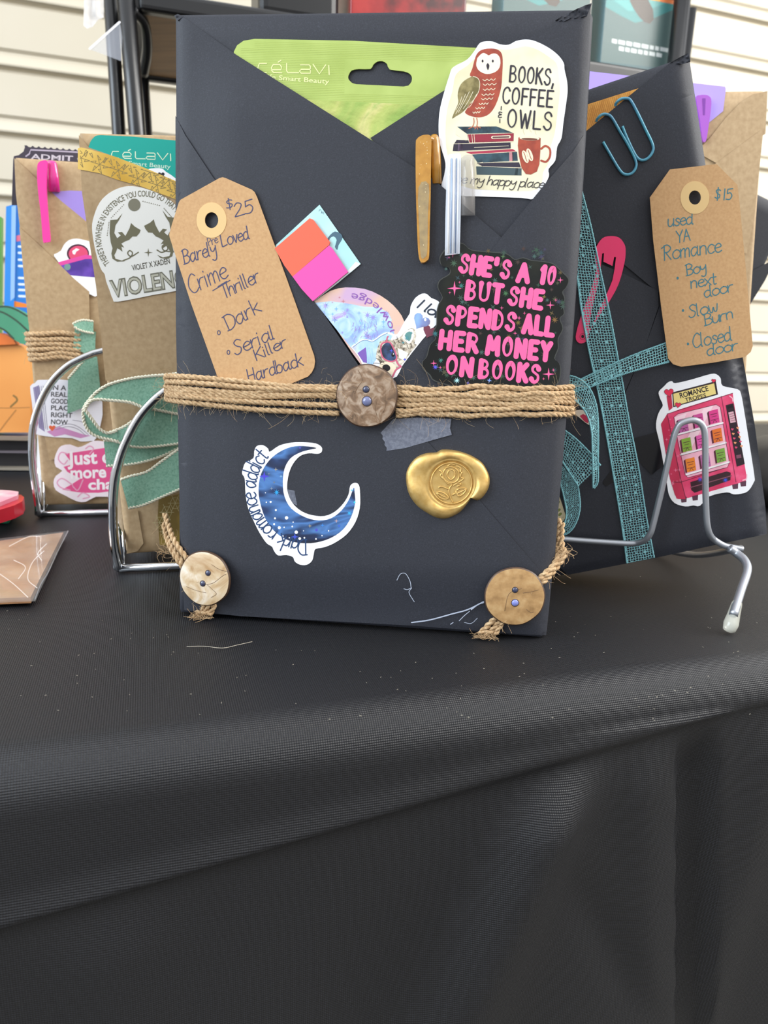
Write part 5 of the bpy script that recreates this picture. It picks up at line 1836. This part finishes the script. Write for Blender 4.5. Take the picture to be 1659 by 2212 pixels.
tag(mb.build('cloth_mound'), 'dark grey rumpled mound standing for tablecloth far behind the easel at the right edge', 'bag')
# ------------------------------------------------------------------ left hand group
def facing(bl, tl, ang, z=.0047, lean=0.0):
    """front face of an upright book from its left edge"""
    d1, d2 = ray(*tl), ray(*bl)
    N = d1.cross(d2).normalized()
    v = (UP - N * UP.dot(N)).normalized()
    b_ = math.radians(ang)
    u = V3((math.cos(b_), math.sin(b_), 0))
    u = (u - v * u.dot(v)).normalized()
    O = at_z(bl[0], bl[1], z)
    p = Pl(O, u, v)
    return p, p.uv(*tl)[1]


z1 = Zm(0, 240, 3.95)
z2 = Zm(0, 700, 3.567)
PA, HA = facing((272, 1197), (167, 287), 18)
ba = thing('wrapped_book', 'kraft wrapped book just left of the main black book, banded with gold tape', 'book', PA.O, 'books wrapped in kraft paper')
book_body('wrapping_paper', ba, PA, 0, .125, HA, .027, KRAFT, .0035, .003, .0)
mb = MB()
mb.sheet(PA, z1(P('672,205 760,312 1000,395 1250,490 1560,620 1560,2300 900,2300 820,1500 700,700')), KRAFT, lambda x, y: .55)
mb.build('flap', ba)
mb = MB()
band = z1(P('664,318 690,310 760,325 1000,395 1250,490 1600,640 1600,800 1480,745 1200,640 1000,585 850,530 664,495'))
mb.flat(PA, [band], .75, GOLDT, off_back=.6)
gl = mat('#8d7a4c', .4)
for cx_, cy_ in ((850, 455), (1010, 505), (1175, 575), (1340, 630), (1500, 700), (690, 400), (775, 320), (940, 385), (1110, 450), (1280, 520), (1440, 590)):
    for k in range(6):
        a = math.pi * k / 3 + .3
        r = 82
        x2, y2 = cx_ + r * math.cos(a), cy_ + r * math.sin(a)
        mid = (cx_ + r * .52 * math.cos(a + .52), cy_ + r * .52 * math.sin(a + .52))
        top = lambda x: 310 + (x - 680) * .335
        for A_, B_ in (((cx_, cy_), (x2, y2)), ((x2, y2), mid), ((cx_ + r * .5 * math.cos(a), cy_ + r * .5 * math.sin(a)), mid)):
            run = []
            for q in range(13):
                p = (A_[0] + (B_[0] - A_[0]) * q / 12, A_[1] + (B_[1] - A_[1]) * q / 12)
                if 684 < p[0] < 1590 and top(p[0]) + 4 < p[1] < top(p[0]) + (165 if p[0] > 850 else 175):
                    run.append(p)
            if len(run) > 1:
                mb.stroke(PA, z1([run[0], run[-1]]), 1.3, .78, gl, smooth=False, cap=False)
mb.build('gold_tape', ba)['label'] = 'gold foil tape with star line pattern'
mb = MB()
mb.flat(PA, [z2(P('1222,1340 1380,1310 1400,1720 1230,1700 1215,1500'))], 1.0, noisy('olive_gold_tape', [(.4, '#8a7440'), (.6, '#b5994e')], 60, 2, .3, metal=.5), off_back=.9)
for x, y in ((1285, 1450), (1285, 1600), (1350, 1380), (1230, 1530)):
    for k in range(6):
        a = math.pi * k / 3
        mb.stroke(PA, z2([(x, y), (x + 55 * math.cos(a), y + 70 * math.sin(a))]), .9, 1.03, mat('#b9ac80', .4), smooth=False)
    mb.stroke(PA, z2(circ(x, y, 40, 48, 6)), .9, 1.03, mat('#b9ac80', .4), smooth=False, closed=True)
mb.build('gold_tape', ba)['label'] = 'short vertical strip of olive gold tape'
mb = MB()
mb.sheet(PA, z2(P('975,1770 1010,1440 1060,1430 1105,1690 1060,1750')), KRAFT, lambda x, y: .9)
mb.build('flap', ba)
# dragon sticker
mb = MB()
o0 = .95
OLV = mat('#6e6a52', .4)
mb.flat(PA, [z1(cat(P('785,1000 800,900 850,780 930,700 1030,652 1130,640 1250,665 1380,718 1500,800 1600,950 1640,1150 1620,1300 1580,1360 1620,1400 1640,1500 1300,1570 1005,1626 962,1602 935,1530 905,1450 893,1392 868,1360 840,1290 805,1150'), 3, True))], o0, mat('#e9e8e2', .3, coat=.3), off_back=o0 - .25)
cD = z1([(1215, 1080)])[0]
block(mb, PA, "THERE'S NOWHERE IN EXISTENCE YOU COULD GO THAT I", arc(cD[0], cD[1], 352 / 3.95, 142, 322, 52 / 3.95), o0 + .05, OLV, bold=.01)
mb.flat(PA, [z1(circ(1146, 800, 53, 54, 24))], o0 + .05, mat('#7d7a68', .4))
dr = P('940,930 1000,925 1045,872 1015,930 985,975 975,1040 1000,1085 1030,1060 1005,1035 1040,1030 1070,1065 1105,1000 1118,955 1150,985 1200,1015 1190,1040 1165,1070 1130,1070 1100,1100 1070,1110 1035,1130 1060,1165 1035,1155 1045,1200 1020,1180 1000,1170 990,1200 975,1230 985,1260 1040,1275 1090,1255 1060,1282 1000,1285 960,1260 950,1215 960,1170 945,1120 935,1040')
mb.flat(PA, [z1(dr)], o0 + .05, OLV)
mb.flat(PA, [z1([(2430 - x, y - 20 - (x - 930) * .06) for x, y in dr])], o0 + .05, OLV)
for s in ('1050,1275 1110,1250 1130,1210 1105,1190 1090,1215 1120,1240 1180,1205', '1340,1185 1380,1205 1430,1180 1420,1145 1385,1150 1400,1190 1480,1200'):
    mb.stroke(PA, z1(P(s)), 2.6, o0 + .05, OLV)
mb.flat(PA, [z1(star(1265, 1207, 38, 4, .22))], o0 + .05, OLV)
for i in range(9):
    for A_, B_ in (((950, 910), (1055, 800)), ((1220, 770), (1360, 805)), ((915, 1060), (930, 950)), ((1400, 830), (1460, 900))):
        t_ = i / 8
        mb.flat(PA, [z1(circ(A_[0] + (B_[0] - A_[0]) * t_, A_[1] + (B_[1] - A_[1]) * t_, 4.5, n=6))], o0 + .05, OLV)
block(mb, PA, 'VIOLET X XADEN', along(z1([(1130, 1362)])[0], z1([(1452, 1300)])[0], 12.5), o0 + .05, mat('#4a473a', .4), bold=.01)
block(mb, PA, 'VIOLENCE', along(z1([(952, 1590)])[0], z1([(1690, 1470)])[0], 37), o0 + .04, mat('#6f6d5e', .4), bold=.045)
del FONT_CACHE['VIOLENCE']
block(mb, PA, 'VIOLENCE', along(z1([(958, 1586)])[0], z1([(1684, 1468)])[0], 35.5), o0 + .06, mat('#b9b7a6', .4), bold=.0)
mb.build('arch_sticker', ba)['label'] = 'white arched sticker with two winged silhouettes'
mb = MB()
TEAL = mat('#19a497', .35, metal=.1)
mb.flat(PA, [z1(cat(P('740,330 762,290 775,255 815,212 862,205'), 3) + P('1100,215 1600,260 1700,700 1200,600 900,480'))], .45, TEAL, off_back=.15)
fA = lambda pts: [(z1([(952 + (x - 655) * .99, 330 + (y - 440) * .88 + (x - 655) * .018)])[0]) for x, y in pts]
celavi(mb, PA, fA, 2.3, .48, mat('#cfe6c8', .4))
block(mb, PA, 'Life Smart Beauty', along(z1([(985, 450)])[0], z1([(1455, 492)])[0], 9.5), .48, mat('#bfe0cc', .4))
tag(mb.build('face_mask_packet'), 'teal foil packet tucked behind the gold tape of the kraft book', 'packet')
mb = MB()
mb.flat(PA, [z1(cat(P('1240,560 1260,500 1310,488 1380,490 1420,520 1480,560 1560,640 1500,720'), 3, True))], .58, WHITE, off_back=.5)
mb.flat(PA, [z1(heart(1375, 545, 30, 0))], .6, DARK)
tag(mb.build('sticker'), 'white sticker edge peeking out above the gold tape', 'sticker')

# sage ribbon bow
SAGE = noisy('sage_green_linen', [(.3, '#66937c'), (.6, '#80a992')], 900, 3, .75, bump=.4, bscale=1500)
STI = mat('#d8d3bd', .8)
bow = thing('ribbon_bow', 'sage green linen ribbon bow with cream stitched edges tied on the kraft book', 'ribbon', PA.px(300, 930, 8))


def rib(A, B, oa, ob, zf=z2, e=(1, 1), pl=None, root=None, nm='ribbon_loop'):
    mb = MB()
    a, b = strip(pl or PA, P(A), P(B), oa, ob, zf)
    mb.loft(a, b, SAGE, thick=.0004)
    for k, on in zip((a, b), e):
        if on:
            rope(mb, k, .0008, STI, 2, .0032, n=5)
    mb.build(nm, root or bow)


rib('1420,375 1300,390 1150,402 1000,422 850,462 760,512 700,570 650,640 640,690', '1420,705 1350,690 1200,660 1100,640 1000,603 850,588 740,580 690,600 650,660', lambda q: 9 + 5 * q, lambda q: 10 + 5 * q)
rib('640,690 650,760 690,830 760,870 850,890 910,905', '655,660 700,720 760,800 810,835 850,838 900,820', lambda q: 14 - 2 * q, lambda q: 15 - 3 * q, e=(1, 1))
rib('840,838 960,790 1080,705 1180,650 1420,560', '760,872 910,908 1000,940 1150,946 1420,915', lambda q: 11 - 2 * q, lambda q: 12 - 2 * q)
rib('800,895 900,905 1000,935 1150,940 1420,915', '820,1092 950,1086 1100,1062 1250,1015 1420,930', 7, 7)
rib('930,1200 1000,1175 1130,1140 1250,1055 1420,935', '990,1418 1100,1395 1250,1330 1330,1295 1420,1255', lambda q: 9, lambda q: 11, nm='ribbon_tail')
# book B with its pocket
PBk, HBk = facing((92, 1091), (30, 340), 18)
bb = thing('wrapped_book', 'kraft wrapped book at left with twine and a pink pen in its pocket', 'book', PBk.O, 'books wrapped in kraft paper')
book_body('wrapping_paper', bb, PBk, 0, .125, HBk, .027, KRAFT, .003, .003, .0)
mb = MB()
mb.sheet(PBk, z1(P('122,400 310,575 520,765 760,960 800,1500 300,1300 170,1000 135,700')), KRAFT, lambda x, y: .9 if x > 40 else .3)
mb.build('flap', bb)
mb = MB()
mb.sheet(PBk, z1(P('165,990 300,1110 480,1280 620,1420 760,1540 780,2900 420,2980 330,2500 230,1700')), KRAFT, lambda x, y: 1.5)
mb.build('flap', bb)
mb = MB()
ap = []
for i, y in enumerate((722, 733, 744, 755, 766, 776)):
    q = [(52 - (3 if i % 2 else 0), y + (i - 2) * 1.5), (90, y + 2 * math.sin(i * 2)), (130, y - 3 + 3 * math.sin(i)), (175, y + 2)]
    pts = [PBk.px(60 + i * .8, y, -9)] + [PBk.px(x + 8 + i * 1.2, yy, 3.0) for x, yy in q[1:]]
    pts = [PBk.px(58 + i * 1.6, y, -8), PBk.px(59 + i * 1.6, y, -1)] + [PBk.px(68 + i * 1.6, y, 2.6)] + [PBk.px(x, yy, 2.8) for x, yy in q[1:]]
    ap += rope(mb, pts, .0016, JUTE, 3, .009, phase=i)
fuzz(mb, ap, JUTE, 50, r=.00006, length=(.002, .006))
mb.build('twine_band', bb)['label'] = 'band of brown jute twine'
# stickers glued on book B
mb = MB()
o0 = 1.9
mb.flat(PBk, [z2(cat(P('232,480 270,455 290,432 360,430 440,425 600,450 760,520 790,700 740,880 700,900 620,905 560,880 420,872 300,855 268,830 262,760 245,600'), 2, True))], o0, mat('#e4e3ea', .35), off_back=o0 - .3)
mb.flat(PBk, [z2(P('255,490 300,470 345,830 300,800'))], o0 + .03, mat('#8f86a8', .4))
for i in range(5):
    mb.stroke(PBk, z2([(275 + i * 14, 490 - i * 4), (310 + i * 14, 790 + i * 6)]), .9, o0 + .05, mat('#6a6480', .4), smooth=False)
mb.flat(PBk, [z2(P('360,830 460,790 640,850 700,860 620,880 500,850 420,868'))], o0 + .04, mat('#c58ab8', .4))
for s in ('420,800 520,770 600,790 680,850', '430,815 520,790 600,810 660,860', '560,740 640,760 690,840'):
    mb.stroke(PBk, z2(P(s)), 1.2, o0 + .06, mat('#8f8a98', .4))
mb.flat(PBk, [z2(heart(402, 800, 26))], o0 + .07, mat('#d8623c', .4))
for txt, y in (('IN A', 505), ('REALLY', 558), ('GOOD', 610), ('PLACE', 662), ('RIGHT', 716), ('NOW', 770)):
    L_ = {'IN A': 118, 'REALLY': 190, 'GOOD': 130, 'PLACE': 165, 'RIGHT': 165, 'NOW': 130}[txt]
    block(mb, PBk, txt, along(z2([(392, y)])[0], z2([(392 + L_, y + 6)])[0], 38 / 3.567), o0 + .08, mat('#4c4c50', .4), bold=.02)
mb.build('open_book_sticker', bb)['label'] = 'white open book sticker with black words'
mb = MB()
o0 = 2.1
mb.flat(PBk, [z2(cat(P('420,1040 440,980 470,940 540,928 600,950 660,930 720,900 800,905 900,930 940,1100 930,1280 860,1330 740,1330 660,1370 590,1365 500,1320 430,1280 412,1220 430,1170 480,1130 430,1100'), 2, True))], o0, mat('#f0e3ea', .35), off_back=o0 - .3)
PKS = mat('#e2578f', .4)
mb.flat(PBk, [z2(P('500,1000 900,940 920,1090 840,1100 900,1110 910,1280 760,1300 640,1300 560,1290 480,1275 560,1230 620,1190 520,1140 490,1100 560,1080'))], o0 + .03, PKS)
for txt, a, b, h in (('Just one', (520, 1085), (1010, 1060), 105), ('more', (545, 1190), (820, 1180), 92), ('chapter', (680, 1275), (1130, 1262), 80)):
    block(mb, PBk, txt, along(z2([a])[0], z2([b])[0], h / 3.567), o0 + .06, mat('#f6eef2', .4), bold=.03)
for s in ('520,1000 470,990 450,1040 490,1080 520,1050', '560,1240 480,1190 440,1220 470,1260 540,1280', '640,1200 600,1280 560,1250', '600,1330 640,1300 690,1330 640,1345', '660,960 690,940 720,960 690,1000'):
    mb.stroke(PBk, z2(P(s)), 2.6, o0 + .06, mat('#e5a3c0', .4))
mb.build('lettering_sticker', bb)['label'] = 'pink and white lettering sticker'
# tucked into book B
pp = thing('pen', 'hot pink gel pen clipped in the pocket of the left kraft book', 'pen', PBk.px(100, 420, 3))
HPK = mat('#e8329a', .25, coat=.6)
HPK2 = mat('#d02a86', .2, coat=.7)
mb = MB()
mb.tube([PBk.px(*q, 1.6) for q in z1([(440, 425), (440, 450), (450, 560), (462, 690)])], .0035, HPK2, n=18, radii=[.0022, .0032, .0036, .0037], flatten=.6)
mb.build('cap', pp)
mb = MB()
mb.flat(PBk, [z1(cat(P('318,470 328,440 352,424 395,420 404,450 398,560 398,700 412,900 430,1090 418,1116 388,1120 366,1105 350,900 326,700 316,560'), 3, True))], 5.0, HPK, off_back=3.2)
mb.build('clip', pp, bevel=.0006)
mb = MB()
mb.flat(PBk, [z1(P('430,700 452,688 600,678 900,690 900,1120 760,985 560,830'))], .8, mat('#9c86d2', .4), off_back=.4)
tag(mb.build('face_mask_packet'), 'lilac packet tucked in the pocket of the left kraft book', 'packet')
mb = MB()
o0 = 1.25
mb.flat(PBk, [z1(cat(P('462,1238 480,1215 520,1190 545,1140 590,1100 650,1088 720,1100 800,1140 850,1300 850,1560 760,1560 640,1440 560,1360'), 2, True))], o0, WHITE, off_back=o0 - .2)
mb.flat(PBk, [z1(circ(665, 1215, 95, 80, 24))], o0 + .03, mat('#4a2438', .4))
mb.flat(PBk, [z1(circ(668, 1218, 82, 68, 24))], o0 + .05, mat('#d84a70', .4))
mb.flat(PBk, [z1(P('615,1195 650,1170 680,1180 650,1200 640,1225 622,1220'))], o0 + .07, mat('#f2e8ec', .4))
mb.flat(PBk, [z1(P('495,1290 730,1225 850,1240 850,1260 730,1262 510,1320'))], o0 + .08, mat('#d8489a', .35))
mb.flat(PBk, [z1(P('510,1320 730,1262 850,1260 850,1420 700,1410 600,1400 545,1360'))], o0 + .07, noisy('purple_galaxy_print', [(.4, '#4a2f8a'), (.6, '#6a48b0')], 80, 3, .35))
mb.flat(PBk, [z1(circ(575, 1330, 28, 28, 14))], o0 + .1, mat('#6f8f8a', .4))
tag(mb.build('sticker'), 'white sticker with pink circle and purple band in the left kraft book', 'sticker')
rb2 = thing('ribbon_bow', 'sage green ribbon tails hanging in front of the left kraft book', 'ribbon', PBk.px(180, 780, 5))
rib('560,0 600,-20 650,-30 720,-20', '575,20 600,40 660,60 720,70', 5, 6, pl=PBk, root=rb2, nm='ribbon_tail')
rib('578,20 575,60 568,130 562,180', '740,60 735,120 735,200 740,270', 4, 4, e=(0, 0), pl=PBk, root=rb2, nm='ribbon_tail')
rib('525,420 560,380 640,290 745,215', '520,690 600,660 680,620 780,560', 4, 4, e=(1, 0), pl=PBk, root=rb2, nm='ribbon_tail')

# ticket-shaped card behind book B
PTk = Pl(PBk.O + PBk.N * -.03, PBk.U, PBk.V)
mb = MB()
tk = z1(P('100,800 112,420 118,385 160,375 200,345 212,310 208,292'))
for i in range(13):
    tk += z1([(228 + i * 52, 292 + i * 4), (245 + i * 52, 306 + i * 4), (262 + i * 52, 308 + i * 4), (275 + i * 52, 298 + i * 4)])
tk += z1(P('900,380 960,800'))
mb.flat(PTk, [tk], 0, mat('#3a3340', .35), off_back=-2)
mb.stroke(PTk, z1(P('222,385 250,365 262,330 900,362')), 3.2, .05, mat('#a69cae', .4), smooth=False)
block(mb, PTk, 'ADMIT ONE', along(z1([(262, 408)])[0], z1([(900, 440)])[0], 11.5), .05, mat('#b9b2bd', .4), bold=.02)
tag(mb.build('ticket_card'), 'dark ticket shaped card standing behind the left kraft book', 'card')

# chrome holders
def holder(pl, pts, rear, bar, loc_px, label, depth, half):
    t_ = thing('chrome_holder', label, 'stand', at_z(*loc_px), 'chrome arch book holders')
    fr_ = [pl.px(x, y) for x, y in cat(P(pts), 5)]
    uc = max((p - pl.O).dot(pl.U) for p in fr_) + half
    mir = [p + pl.U * (2 * (uc - (p - pl.O).dot(pl.U))) for p in fr_[::-1]]
    r = .0021
    mb = MB()
    mb.tube([p + UP * 0 for p in fr_] + [V3(v) for v in cat([tuple(fr_[-1]), tuple((fr_[-1] + mir[0]) / 2 + pl.V * half * .22), tuple(mir[0])], 6)[1:-1]] + mir, r, CHROME, n=12, flatten=1.5)
    mb.build('front_arch', t_)
    re = [fr_[0]] + [p + E2 * depth for p in fr_[len(fr_) // 3:]]
    rm = [p + pl.U * (2 * (uc - (p - pl.O).dot(pl.U))) for p in re[::-1]]
    mb = MB()
    mb.tube([V3(v) for v in cat([tuple(v) for v in re + rm], 2)], r, CHROME, n=12, flatten=1.5)
    mb.build('rear_arch', t_)
    for o in (0, depth):
        mb = MB()
        a, b_ = fr_[0] + E2 * o, mir[-1] + E2 * o
        mb.tube([a, a.lerp(b_, .5), b_], r, CHROME, n=12)
        mb.build('base_bar', t_)
    for e in (fr_[0], mir[-1]):
        mb = MB()
        mb.tube([e, e + E2 * depth], r, CHROME, n=12)
        mb.build('side_bar', t_)
    return t_


b18 = math.radians(21)
H1 = Pl(at_z(258, 1228, .0023), V3((math.cos(b18), math.sin(b18), 0)), UP)
holder(H1, '258,1228 248,1180 244,1120 246,1050 256,1000 272,955 300,903 332,866 366,838', None, None, (258, 1228), 'chrome arch holder gripping the kraft book next to the main black book', .048, .012)
H2 = Pl(at_z(86, 1111, .0023), V3((math.cos(b18), math.sin(b18), 0)), UP)
holder(H2, '86,1111 78,1060 71,1010 69,960 73,915 88,868 112,825 145,792 175,775 203,763', None, None, (86, 1111), 'chrome arch holder gripping the left kraft book with the pink pen', .048, .014)

# further back on the left
PJ = Pl(at_z(30, 1040, 0) + UP * .004, E1, UP)
PJ = Pl(V3((-.235, .29, .0)), V3((math.cos(.2), math.sin(.2), 0)), UP)
ps = thing('pumpkin_board', 'orange pumpkin shaped board with green stem on a black tray at left', 'decoration', PJ.px(20, 935))
zp = Zm(0, 640, 4.1)
OR = noisy('orange_painted_board', [(.35, '#e08f42'), (.6, '#f0a659')], 10, 2, .5)
mb = MB()
mb.flat(PJ, [zp(cat(P('-300,520 -200,440 -60,425 110,420 170,435 210,455 245,500 270,560 290,620 300,700 295,770 275,850 270,1000 268,1150 255,1206'), 3) + P('-300,1206'))], 0, OR, off_back=-14)
mb.stroke(PJ, zp(P('-100,985 60,990 260,985')), 2, .05, mat('#b87a3c', .5), smooth=False)
mb.stroke(PJ, zp(P('120,880 145,900 150,925 120,955 95,978')), 4, .05, mat('#8a6a34', .5))
mb.stroke(PJ, zp(P('140,1010 60,1110 0,1190')), 3, .05, mat('#b87a3c', .5))
mb.build('pumpkin', ps, bevel=.0015)
GN = noisy('green_painted_board', [(.4, '#3a8462'), (.6, '#4f9a78')], 12, 2, .5)
mb = MB()
mb.flat(PJ, [zp(cat(P('-200,80 0,80 80,88 160,120 240,170 262,260 262,330 235,400 205,425 120,380 50,310 -20,265 -120,240 -200,230'), 3, True))], 6, GN, off_back=0)
for s in ('-60,120 40,150 150,220 250,310', '-60,98 60,92 150,122 240,175', '-40,265 40,300 120,375'):
    mb.stroke(PJ, zp(P(s)), 4, 6.05, mat('#2f4a38', .5))
mb.build('stem_leaf', ps, bevel=.0015)
mb = MB()
mb.flat(PJ, [zp(P('-200,330 0,325 60,345 120,385 140,425 -200,440'))], 3, mat('#e8762c', .5), off_back=-6)
mb.build('orange_panel', ps)
zb = PJ.px(20, 937).z
mb = MB()
f0 = PJ.px(-120, 940)
f1 = PJ.px(66, 940)
tr = thing('display_tray', 'low black tray under the pumpkin board with a pale front lip', 'stand', (f0.lerp(f1, .5).x, f0.lerp(f1, .5).y, 0))
L_ = (f1 - f0)
L_.z = 0
zt_ = PJ.px(20, 940).z - .0008
mb.box((f0.x, f0.y - .004, zt_ - .003), L_, V3((-.01, .05, 0)), (0, 0, .003), mat('#8a7a6a', .5))
mb.build('shelf', tr)
mb = MB()
mb.box((f0.x, f0.y + .012, .0006), L_, V3((-.004, .02, 0)), (0, 0, zt_ - .0042), mat('#1f1b1d', .5))
mb.build('riser', tr)
mb = MB()
z0_ = PJ.px(20, 1043).z
mb.box((f0.x, f0.y - .001, .0006), L_, V3((-.004, .012, 0)), (0, 0, PJ.px(20, 1012).z - .0006), mat('#8d8578', .5))
mb.build('lip', tr)
mb = MB()
mb.box((f0.x, f0.y - .001, PJ.px(20, 976).z - .0008), L_, V3((-.002, .006, 0)), (0, 0, .0014), mat('#6a6268', .4))
mb.build('rail', tr)
# blue book beyond
PV = Pl(V3((-.285, .37, .0)), V3((math.cos(.35), math.sin(.35), 0)), V3((.03, 0, 1)))
vb = thing('paperback_book', 'bright blue book standing behind the left kraft book', 'book', (-.285, .37, 0))
a, b_ = PV.uv(9, 672), PV.uv(13, 444)
zB = Zm(0, 420, 7.375)
mb = MB()
u0, u1 = PV.uv(13, 540)[0], PV.uv(34, 540)[0]
vt, vbm = PV.uv(20, 443)[1], .0005
ou = [(13, 446), (35, 440), (28, 690), (7, 690)]
BLU = mat('#2f84d8', .35)
mb.flat(PV, [[(13, 446), (35, 440), (30, 660), (22, 1000), (-2, 1000), (9, 660)]], 0, BLU, off_back=-4, side=BLU)
mb.flat(PV, [zB(P('185,190 255,170 232,1640 165,1700'))], .1, mat('#8fb6e8', .35))
mb.build('spine', vb)
mb = MB()
mb.flat(PV, [[(34, 440), (90, 446), (90, 1000), (24, 1000), (30, 660)]], -1, mat('#2a78cc', .35), off_back=-28, side=mat('#e4e0d4', .6))
wl = mat('#d8e6f6', .4)
for y in (830, 930, 1040, 1140, 1330, 1430, 1520, 1620):
    mb.stroke(PV, zB([(290 + y * .01, y), (330 + y * .045, y + 4)]), 5, -.9, wl, smooth=False)
mb.flat(PV, [zB(P('260,660 320,645 325,740 262,750'))], -.9, mat('#e0708a', .4))
mb.flat(PV, [zB(P('190,1690 430,1745 430,1800 190,1790'))], -.85, mat('#e8822e', .4))
mb.build('cover', vb)
mb = MB()
mb.box((-.5, .47, .0005), (.058, .02, 0), (-.01, .03, 0), (0, 0, .20), mat('#3f9a34', .4))
GBp = Pl(V3((-.33, .42, 0)), E1, UP)
mb = MB()
mb.flat(GBp, [[(-90, 468), (1.5, 468), (1.0, 565), (-4, 1000), (-90, 1000)]], 0, mat('#4a9a3a', .4), off_back=-15)
tag(mb.build('greeting_card'), 'green card standing at the very left edge', 'card')
# flat things on the cloth at left
mb = MB()
mb.box(at_z(-60, 1128, .0006), at_z(20, 1133, .0006) - at_z(-60, 1128, .0006), E2 * .05, UP * .0055, mat('#0f6a4a', .4))
t_ = tag(mb.build('tin', bevel=.0015), 'green edged flat tin under the red one at the left edge', 'tin', 'stacked flat tins')
mb = MB()
g0 = at_z(-60, 1128, .0064)
rd = thing('tin', 'red flat tin with pinkish white lid at the left edge', 'tin', at_z(10, 1100, .0064), 'stacked flat tins')
rl_ = [(-50, 1118), (0, 1101), (30, 1092), (48, 1083), (52, 1074), (46, 1069), (20, 1066), (-50, 1064)]
PF = Pl(V3((0, 0, .0064)), V3((1, 0, 0)), V3((0, 1, 0)))
mb.flat(PF, [rl_], 8, mat('#cf2438', .3), off_back=0)
mb.build('body', rd, bevel=.001)
mb = MB()
mb.flat(PF, [[(-50, 1098), (0, 1085), (38, 1070), (40, 1062), (20, 1059), (-50, 1056)]], 10.5, noisy('pale_pink_print', [(.4, '#efd3d8'), (.6, '#e79ab2')], 60, 2, .3), off_back=8.02)
mb.build('lid', rd, bevel=.001)
PF2 = Pl(V3((0, 0, .0006)), V3((1, 0, 0)), V3((0, 1, 0)))
sl = thing('sleeved_card', 'kraft card in a crinkled clear sleeve lying at the lower left edge', 'card', at_z(60, 1230))
mb = MB()
mb.flat(PF2, [[(-120, 1182), (0, 1168), (137, 1150), (66, 1290), (-120, 1297)]], 3.0, noisy('glossy_tan_card', [(.35, '#94694a'), (.55, '#ac8058'), (.7, '#bd936c')], 30, 3, .35, bump=.6, bscale=45, coat=.35, bdist=.002), off_back=.2)
mb.build('card', sl)
mb = MB()
SLV = noisy('crinkled_film', [(.4, '#cfcac6'), (.6, '#e2dfdc')], 60, 3, .08, bump=1.0, bscale=55, distortion=1.0, bdist=.003)
SLV.node_tree.nodes['Principled BSDF'].inputs['Alpha'].default_value = .10
mb.flat(PF2, [[(-120, 1180), (0, 1163), (148, 1146), (128, 1185), (104, 1236), (76, 1295), (-120, 1303)]], 4.2, SLV, off_back=3.4)
mb.stroke(PF2, [(147, 1147), (127, 1186), (122, 1196), (104, 1236), (88, 1262), (76, 1294)], 2.2, 4.3, mat('#8d8a8c', .2, alpha=.7))
for s in ('20,1180 60,1160 85,1158', '95,1190 70,1215 60,1250 80,1270', '30,1210 55,1225 40,1250', '0,1240 30,1262 60,1290', '100,1175 82,1195 90,1210'):
    mb.stroke(PF2, P(s), 2.2, 4.35, mat('#efe6e0', .15, alpha=.55))
mb.build('clear_sleeve', sl)

# lint on the tablecloth
mb = MB()
rr = random.Random(12)
LINT = mat('#b0a898', .8)
for i in range(150):
    x, y = rr.uniform(0, 1640), rr.uniform(1240, 1560)
    if 380 < x < 1200 and y < 1400:
        continue
    p = at_z(x, y, .0004)
    a = rr.uniform(0, 6.28)
    l_ = rr.uniform(.0002, .0008)
    mb.tube([p, p + V3((math.cos(a), math.sin(a), .1)) * l_], .00008, LINT, n=4)
mb.tube([at_z(x, y, .0006) for x, y in cat(P('403,1397 440,1396 480,1400 510,1394 545,1386'), 4)], .00011, LINT, n=4)
o = mb.build('lint')
o['label'] = 'scattered specks of lint and one loose thread on the black tablecloth'
o['category'] = 'lint'
o['kind'] = 'stuff'
